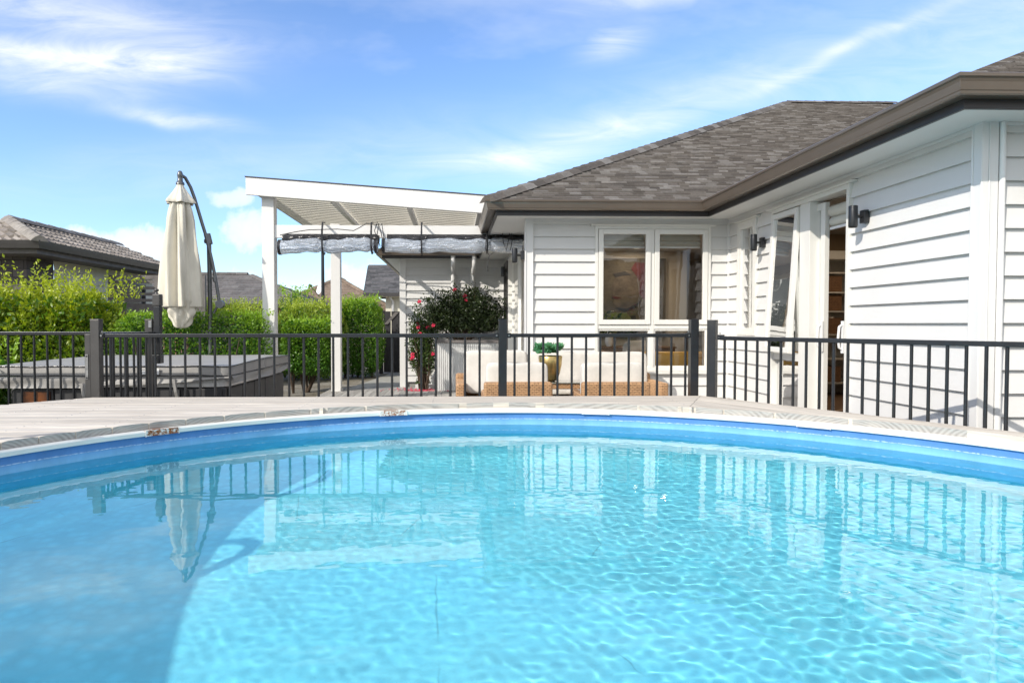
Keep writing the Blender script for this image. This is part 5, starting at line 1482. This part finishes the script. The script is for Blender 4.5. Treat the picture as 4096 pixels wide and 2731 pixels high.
def loose_bush(name, lab, c, R, n_, m, size, seed, flowers=0, fm='petal', stretch=(1, 1, 1), base=-.4, lo=-.35, cat='shrub'):
    rng = np.random.default_rng(seed); c = np.array(c)
    root = thing(name, lab, cat, (c[0], c[1], base))
    st = MB(); parts = []; tips = []
    NB = n_ // 42
    for i in range(NB):
        th = rng.random() * 6.28; el = math.asin(rng.uniform(lo, 1)); rr = R * rng.uniform(.35, 1.0) * (1 + .12 * math.sin(3 * th + seed))
        tip = c + np.array([math.cos(th) * math.cos(el), math.sin(th) * math.cos(el), math.sin(el)]) * rr * np.array(stretch)
        b0 = c * np.array([.5, .5, 0]) + np.array([c[0] * .5, c[1] * .5, base]) + rng.normal(0, .04, 3) * [1, 1, 0]
        mid_ = (b0 * .45 + tip * .55) + rng.normal(0, R * .06, 3)
        if i < 60: st.tube([b0, mid_, tip], [.012, .007, .002], 5)
        s0 = mid_ + (tip - mid_) * .2
        k = 42; t_ = rng.random(k)[:, None] ** .8
        P = s0 + (tip - s0) * t_ + rng.normal(0, R * .055, (k, 3))
        parts.append(leaves(P, size, np.clip(rng.normal(.45, .3, k), 0, 1), rng, up=.3, aspect=.42)); tips.append(tip)
    leaf_obj('foliage', parts, m, root); obj('stem', st, M['bark'], root)
    fl_ = [p for p in tips if p[1] < c[1] + R * .1]
    for i in range(min(flowers, len(fl_))):
        p = fl_[(i * 7) % len(fl_)] + np.array([0, -.03, 0]); b = MB()
        for j in range(9):
            a = j * 2.4; r_ = .012 + .0022 * j
            b.pillow(p[0] + r_ * math.cos(a), p[1] - .01 - .001 * j, p[2] + r_ * math.sin(a), .032, .014, .030, .9, 8, rot=a)
        obj('flower', b, M[fm], root)
    return root


loose_bush('camellia_bush', 'dense dark-leaved camellia bush growing out of the zinc planter', (.20, 12.15, .16), .64, 24000, M['lf_dark'], .055, 3, 4, stretch=(1.36, .52, 1.0), base=-.40)
loose_bush('flowering_camellia', 'green camellia with pink flowers spilling down the wall left of the zinc planter', (-.55, 12.2, -.28), .42, 6500, M['lf_cam'], .050, 9, 13, stretch=(.88, .6, 1.9), base=GZ, lo=-1.0)
rng = np.random.default_rng(4)
b = MB()
for i in range(190):
    x, y = -.58 + rng.normal(0, .28), 12.0 + abs(rng.normal(0, .28)) - .12
    b.pillow(x, y, -1.208, .034, .030, .008, .9, 6, rot=rng.random() * 6)
tag(obj('fallen_petals', b, M['petal']), 'pink petals scattered on the patio under the flowering camellia', 'petals', kind='stuff')

# ---------------------------------------------------------------- hedges
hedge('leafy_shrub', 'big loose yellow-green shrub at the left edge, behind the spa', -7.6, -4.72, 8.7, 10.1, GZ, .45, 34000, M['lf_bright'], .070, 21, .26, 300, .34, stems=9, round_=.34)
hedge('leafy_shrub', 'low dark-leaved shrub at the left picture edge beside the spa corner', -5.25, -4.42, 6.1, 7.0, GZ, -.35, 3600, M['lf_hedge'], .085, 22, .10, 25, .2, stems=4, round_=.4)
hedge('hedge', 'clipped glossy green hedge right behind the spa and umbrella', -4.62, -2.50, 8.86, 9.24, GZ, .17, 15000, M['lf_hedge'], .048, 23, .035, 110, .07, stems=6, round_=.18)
hedge('hedge', 'clipped hedge on bare stems beside the second pergola post, left of it', -3.18, -2.22, 11.9, 12.75, GZ, .10, 11000, M['lf_hedge'], .055, 24, .05, 60, .10, stems=4, round_=.25, clear=.38)
hedge('hedge', 'tall bright clipped hedge right of the second pergola post, before the dark gate', -2.86, -1.72, 15.3, 16.4, GZ, .60, 12000, M['lf_hedge'], .065, 25, .07, 110, .16, stems=5, round_=.28, clear=.12)
hedge('hedge', 'yellow-green hedge behind the first pergola post, below the grey roof', -5.6, -3.9, 13.6, 14.6, GZ, .36, 9000, M['lf_back'], .065, 26, .12, 200, .22, stems=5, round_=.34)
hedge('hedge', 'yellow-green rounded bush between the two pergola posts', -4.15, -2.45, 14.6, 15.6, GZ, .44, 9000, M['lf_back'], .065, 27, .14, 160, .22, stems=5, round_=.38)
hedge('leafy_shrub', 'small darker shrub poking above the back hedge, left of the satellite dish', -4.2, -3.4, 15.5, 16.2, GZ, .78, 3500, M['lf_hedge'], .07, 28, .12, 60, .2, stems=3, round_=.5)

# ---------------------------------------------------------------- neighbours
def tiles(mb, poly, d, up, z0, pitch, course, tab, pal, seed, amp=.02):
    shingles(mb, poly, d, up, z0, pitch, course, tab, pal, step=amp, seed=seed)


BR = [(.27, .235, .205), (.33, .29, .255), (.22, .195, .17), (.40, .36, .32)]
nb = thing('neighbour_house', 'neighbouring house with weathered concrete tile roof and dark brick corner, at the left edge', 'house', (-8.5, 13, GZ))
EX, EY, EZ = -6.83, 11.0, 1.36
def wavy(mb, P0, d, up, L, W, z0, pitch, cpal, seed, clip):
    """interlocking roll tiles: each course a wavy strip"""
    r = random.Random(seed); t_ = 0; c_ = .30; k = 0
    while t_ < W - .01:
        tn = min(t_ + c_, W); a0, a1 = clip(t_); b0, b1 = clip(tn); n_ = max(2, int((max(a1, b1) - min(a0, b0)) / .05))
        for i in range(n_):
            q = []
            for j in (i, i + 1):
                f_ = j / n_; h = .020 * math.cos(j * PI / 1.5)
                sa_, sb_ = a0 + (a1 - a0) * f_, b0 + (b1 - b0) * f_
                q.append((P0[0] + d[0] * sa_ + up[0] * t_, P0[1] + d[1] * sa_ + up[1] * t_, z0 + t_ * pitch + .034 + h))
                q.append((P0[0] + d[0] * sb_ + up[0] * tn, P0[1] + d[1] * sb_ + up[1] * tn, z0 + tn * pitch + h))
                q.append((P0[0] + d[0] * sa_ + up[0] * t_, P0[1] + d[1] * sa_ + up[1] * t_, z0 + t_ * pitch - .01 + h))
            mb.add(q, [(0, 3, 4, 1), (2, 5, 3, 0)], cpal[(i // 3 * 7 + k * 3 + r.randrange(2)) % len(cpal)])
        t_ = tn; k += 1
b = MB(); RX = 1.45
wavy(b, (EX, EY, 0), (0, 1), (-1, 0), 9, RX, EZ, .4, BR, 1, lambda t_: (t_, 5.5))
wavy(b, (EX, EY, 0), (-1, 0), (0, 1), 9, RX, EZ, .4, BR, 2, lambda t_: (t_, 6.0))
b.add([(EX - RX, EY + RX, EZ + .4 * RX), (EX - RX, EY + 5.5, EZ + .4 * RX), (EX - 2 * RX - 5, EY + 5.5, EZ), (EX - 6, EY + RX, EZ + .4 * RX)], [(0, 1, 2, 3)], BR[0])
obj('roof', b, M['tile_l'], nb)
CB = [(.36, .33, .29), (.42, .39, .35), (.32, .29, .26)]
caps('hip_cap', (EX + .02, EY - .02, EZ + .05), (EX - RX, EY + RX, EZ + .4 * RX + .05), nb, M['tile_l'], .13, .30, .05, CB)
caps('ridge_cap', (EX - RX, EY + RX, EZ + .4 * RX + .04), (EX - RX, EY + 5.5, EZ + .4 * RX + .04), nb, M['tile_l'], .13, .40, .05, BR)
b = MB(); sweep(b, [(-16, EY + .10), (EX - .10, EY + .10), (EX - .10, 16.6)], [(0, EZ + .02), (0, EZ - .1), (.10, EZ - .10), (.12, EZ - .02), (.13, EZ + .03), (.11, EZ + .03)], False)
obj('gutter', b, M['greyp'], nb)
b = MB(); sweep(b, [(-16, EY + .10), (EX - .10, EY + .10), (EX - .10, 16.6)], [(0, EZ - .10), (0, EZ - .18), (-.65, EZ - .18)]); obj('fascia', b, M['slatm'], nb)
b = MB(); siding(b, (-16, EY + .60), (1, 0), (0, -1), 8.05, GZ, EZ - .18, [(2, 7.9, GZ, .6)], cover=.2); siding(b, (EX - .60, 12.35), (0, 1), (1, 0), 4.0, GZ, EZ - .18, [(2.0, 3.6, -.2, .95)], cover=.2); obj('wall', b, M['cream'], nb)
b = MB(); b.box(-7.95, EX - .585, EY + .585, 12.35, GZ, EZ - .18); obj('brick_pier', b, M['brickd'], nb)
b = MB(); b.box(-8.2, -7.98, EY + .5, EY + .6, -1, .62); b.box(-14, -8.2, EY + .56, EY + .6, .58, .64); b.box(-8.8, -8.7, EY + .56, EY + .6, -1, .6)
wnb = obj('window', b, M['fascia'], nb)
b = MB(); b.add([(-14, EY + .62, -1), (-8.1, EY + .62, -1), (-8.1, EY + .62, .6), (-14, EY + .62, .6)], [(0, 1, 2, 3)]); obj('pane', b, M['glass'], wnb)
b = MB(); b.box(-14, -8.0, EY + .9, EY + .95, -1, 1); obj('interior_wall', b, M['p_black'], nb)  # black sheet, the unlit room's darkness put into its colour
b = MB(); frame_rect(b, lambda y, n_, z: (EX - .60 + n_, y, z), 14.35, 15.95, -.2, .95, .06, .04, -.02); wnb = obj('window', b, M['fascia'], nb)
b = MB(); b.add([(EX - .60, 14.4, -.15), (EX - .60, 15.9, -.15), (EX - .60, 15.9, .9), (EX - .60, 14.4, .9)], [(0, 1, 2, 3)]); obj('pane', b, M['glass'], wnb)
b = MB(); b.box(EX - 1.2, EX - 1.1, 13.5, 17, -1, 1); obj('interior_wall', b, M['p_black'], nb)  # same for the side window: dark room painted as a black sheet

# slatted screen and paling fence in front of it
t = thing('slatted_screen', 'grey slatted timber screen between the big shrub and the umbrella', 'screen', (-6.2, 13.5, GZ))
for x in (-6.95, -6.02, -5.1):
    b = MB(); b.box(x - .05, x + .05, 13.46, 13.54, GZ, 1.0 if x < -6 else 1.0); obj('post', b, M['slatm'], t)
for i in range(4):
    b = MB(); z = .46 + i * .125; b.box(-6.90, -6.07, 13.48, 13.51, z, z + .062); obj('slat', b, M['slatm'], t)
    b = MB(); b.box(-5.97, -5.15, 13.48, 13.51, z, z + .062); obj('slat', b, M['slatm'], t)
for z0_, z1_ in ((.92, 1.0), (.17, .42)):
    b = MB(); b.box(-6.95, -5.1, 13.475, 13.515, z0_, z1_); obj('rail', b, M['slatm'], t)
t = thing('paling_fence', 'dark stained vertical paling fence below the slatted screen, behind the hedge', 'fence', (-6, 13.2, GZ))
for k in range(30):
    b = MB(); x = -7.6 + k * .115; b.box(x, x + .085, 13.18, 13.20, GZ + .01, .20); obj('paling', b, M['paling'], t)
b = MB(); b.box(-7.6, -4.16, 13.21, 13.25, .05, .12); obj('rail', b, M['paling'], t)


def hip_house(name, lab, x0, x1, y0, y1, ez, pitch, pal, wall_m, seed, course=.28, tab=.33, over=.45, gm='fascia', win=()):
    t = thing(name, lab, 'house', ((x0 + x1) / 2, y0, GZ)); hw = min(x1 - x0, y1 - y0) / 2; rz_ = ez + hw * pitch
    b = MB()
    if x1 - x0 >= y1 - y0: R0, R1 = (x0 + hw, y0 + hw), (x1 - hw, y0 + hw)
    else: R0, R1 = (x0 + hw, y0 + hw), (x0 + hw, y1 - hw)
    S_ = lambda P, d_, u_, s2, n=0: shingles(b, P, d_, u_, ez, pitch, course, tab, pal, .02, s2)
    if x1 - x0 >= y1 - y0:
        S_([(x0, y0), (x1, y0), R1, R0], (1, 0), (0, 1), seed); S_([(x1, y0), (x1, y1), R1], (0, 1), (-1, 0), seed + 1); S_([(x0, y1), (x0, y0), R0], (0, -1), (1, 0), seed + 2); S_([(x1, y1), (x0, y1), R0, R1], (-1, 0), (0, -1), seed + 3)
    else:
        S_([(x0, y0), (x1, y0), R0], (1, 0), (0, 1), seed); S_([(x1, y0), (x1, y1), R1, R0], (0, 1), (-1, 0), seed + 1); S_([(x0, y1), (x0, y0), R0, R1], (0, -1), (1, 0), seed + 2); S_([(x1, y1), (x0, y1), R1], (-1, 0), (0, -1), seed + 3)
    obj('roof', b, M['tile_l'], t)
    up3 = lambda p, z: (p[0], p[1], z)
    for A, B in (((x0, y0), R0), ((x1, y0), R1 if x1 - x0 >= y1 - y0 else R0)): caps('hip_cap', up3(A, ez + .03), up3(B, rz_ + .03), t, M['tile_l'], .13, .4, .05, pal)
    caps('ridge_cap', up3(R0, rz_ + .03), up3(R1, rz_ + .03), t, M['tile_l'], .13, .4, .05, pal)
    b = MB(); sweep(b, [(x0 + .1, y1), (x0 + .1, y0 + .1), (x1 - .1, y0 + .1), (x1 - .1, y1)], [(0, ez + .02), (0, ez - .1), (.11, ez - .10), (.13, ez + .03)]); obj('gutter', b, M[gm], t)
    b = MB(); b.box(x0 + over, x1 - over, y0 + over, y1 - over, GZ, ez - .02); b.box(x0 + .05, x1 - .05, y0 + .05, y1 - .05, ez - .08, ez - .03); obj('wall', b, M[wall_m], t)
    for (wx0, wx1, wz0, wz1) in win:
        b = MB(); frame_rect(b, lambda u, n_, z: (u, y0 + over - n_, z), wx0, wx1, wz0, wz1, .06, .04, .002); b.box((wx0 + wx1) / 2 - .03, (wx0 + wx1) / 2 + .03, y0 + over - .035, y0 + over - .002, wz0 + .06, wz1 - .06); wi = obj('window', b, M['white'], t)
        b = MB(); b.box(wx0 + .06, wx1 - .06, y0 + over - .012, y0 + over - .002, wz0 + .06, wz1 - .06); obj('pane', b, M['p_pane'], wi)
    return t


M['p_pane'] = mat('pane_sky_in_colour', (.42, .48, .50), .08, var=.1, vscale=2)  # pale sky reflection put into the pane's base colour
GR = [(.165, .155, .15), (.20, .19, .185), (.145, .135, .13), (.18, .165, .16)]
BN = [(.25, .185, .135), (.29, .215, .16), (.22, .16, .12)]
DG = [(.10, .10, .105), (.13, .13, .135), (.08, .08, .085), (.15, .145, .15)]
# distances chosen from the roofs' apparent size
hip_house('neighbour_house', 'house with a grey concrete tile hip roof behind the hedge, right of the umbrella', -15.3, -5.0, 24.0, 31.0, .72, .39, GR, 'brickr', 31)
hip_house('neighbour_house', 'house with a brown tile hip roof behind the second pergola post', -8.9, -2.6, 30.0, 38.0, .60, .55, BN, 'cream', 41)
gh = thing('neighbour_house', 'house with dark shingle gable roof and white window, behind the side gate', 'house', (0, 26.4, GZ))
b = MB(); shingles(b, [(-3.52, 26), (4.2, 26), (4.2, 29), (-3.72, 29)], (1, 0), (0, 1), 1.25, .46, .16, .3, DG, .02, 51); shingles(b, [(4.2, 32), (-3.52, 32), (-3.72, 29), (4.2, 29)], (-1, 0), (0, -1), 1.25, .46, .16, .3, DG, .02, 52); obj('roof', b, M['tile_l'], gh)
b = MB(); b.box(-2.72, 4.0, 26.45, 31.5, GZ, 1.22); b.prism([(-2.72, 26.45, 1.22), (-2.72, 31.5, 1.22), (-2.72, 29, 2.5)], (.1, 0, 0)); obj('wall', b, M['cream'], gh)
b = MB(); b.box(-3.52, 4.2, 25.95, 26.02, 1.12, 1.24); b.prism([(-3.56, 26, 1.10), (-3.56, 26, 1.22), (-3.76, 29, 2.60), (-3.76, 29, 2.48)], (.06, 0, 0)); obj('fascia', b, M['fascia'], gh)
b = MB(); b.box(-3.5, 4.2, 26.02, 26.45, 1.10, 1.12); obj('soffit', b, M['cream'], gh)
b = MB(); b.tube([(-2.5, 26.3, 1.12), (-2.5, 26.3, 1.02), (-2.42, 26.36, .95), (-2.42, 26.38, -1.2)], .06, 8); obj('downpipe', b, M['pvc'], gh)
b = MB(); PG = lambda u, n_, z: (u, 26.45 - n_, z); frame_rect(b, PG, -1.80, -.2, -.35, 1.02, .09, .05, .002); b.box(-1.08, -.96, 26.40, 26.449, -.26, .93); wi = obj('window', b, M['white'], gh)
for x in (-1.71, -.96):
    b = MB(); b.box(x, x + .63, 26.43, 26.447, -.26, .93); obj('pane', b, M['p_pane'], wi)
# satellite dish, street lamp post
t = thing('satellite_dish', 'pale satellite dish on the grey tile roof left of the thin black pole', 'satellite dish', (-4.9, 24.6, .75))
b = MB()
T = Matrix.Translation((-4.75, 23.9, 1.34)) @ Vector((-.85, -.55, .35)).to_track_quat('Z', 'Y').to_matrix().to_4x4()
vs = []; R_ = .30
for i in range(6):
    r_ = R_ * i / 5
    for k in range(24): vs.append(T @ Vector((r_ * math.cos(2 * PI * k / 24), r_ * math.sin(2 * PI * k / 24), .25 * r_ * r_ / R_)))
b.add(vs, [(i * 24 + k, i * 24 + (k + 1) % 24, (i + 1) * 24 + (k + 1) % 24, (i + 1) * 24 + k) for i in range(5) for k in range(24)], smooth=True); obj('reflector', b, M['white'], t)
b = MB(); b.tube([(-4.75, 23.95, 1.38), (-4.75, 24.1, 1.2), (-4.75, 24.1, .70)], .03, 8); b.tube([T @ Vector((0, -.35, .0)), T @ Vector((0, -.1, .42))], .015, 6); b.tube([T @ Vector((0, -.1, .38)), T @ Vector((0, -.1, .50))], .05, 8); obj('mount', b, M['greyp'], t)
t = thing('lamp_post', 'thin black pole rising behind the hedge between the pergola posts', 'pole', (-3.7, 19, GZ))
b = MB(); b.tube([(-3.76, 19, GZ), (-3.76, 19, 1.0), (-3.76, 19, 3.4)], [.06, .05, .04], 12); obj('pole', b, M['black'], t)
b = MB(); b.tube([(-3.76, 19, 3.4), (-3.7, 18.9, 3.55), (-3.5, 18.6, 3.6)], .035, 10); b.pillow(-3.4, 18.45, 3.6, .16, .5, .08, .5, 14); obj('lamp_head', b, M['greyp'], t)
# charcoal side gate
t = thing('side_gate', 'charcoal paling gate with two pale gaps at the end of the concrete path', 'gate', (-1.4, 17, GZ))
for i, x in enumerate((-1.80, -1.60, -1.28, -1.0, -.72)):
    b = MB(); b.box(x, x + (.18, .29, .26, .25, .3)[i], 17.0, 17.03, GZ + .04, .34 - .0 * i); obj('paling', b, M['paling'], t)
for z in (-.95, .12):
    b = MB(); b.box(-1.8, -.45, 17.035, 17.075, z, z + .09); obj('rail', b, M['paling'], t)
b = MB(); b.box(-1.92, -1.82, 16.96, 17.06, GZ, .42); obj('post', b, M['paling'], t, .005)
b = MB(); b.prism([(-1.79, 16.995, .0), (-1.70, 16.995, .0), (-1.40, 16.995, .32), (-1.50, 16.995, .32)], (0, -.02, 0)); obj('brace', b, M['slatm'], t)

# things behind the camera that the windows and the water mirror
hip_house('neighbour_house', 'tiled-roof house behind the pool, mirrored in the left window pane', .5, 14.5, -19.0, -11.0, 1.2, .42, BN, 'cream', 61)
hedge('hedge', 'long hedge along the back boundary behind the pool', -9, 12, -6.6, -5.9, GZ, .30, 9000, M['lf_hedge'], .12, 71, .1, 60, .15, stems=8, round_=.2)
loose_bush('bougainvillea', 'magenta bougainvillea behind the pool, mirrored in the right window pane', (6.4, -4.6, .25), .85, 4000, M['lf_cam'], .10, 73, 60, 'petal2', base=GZ)
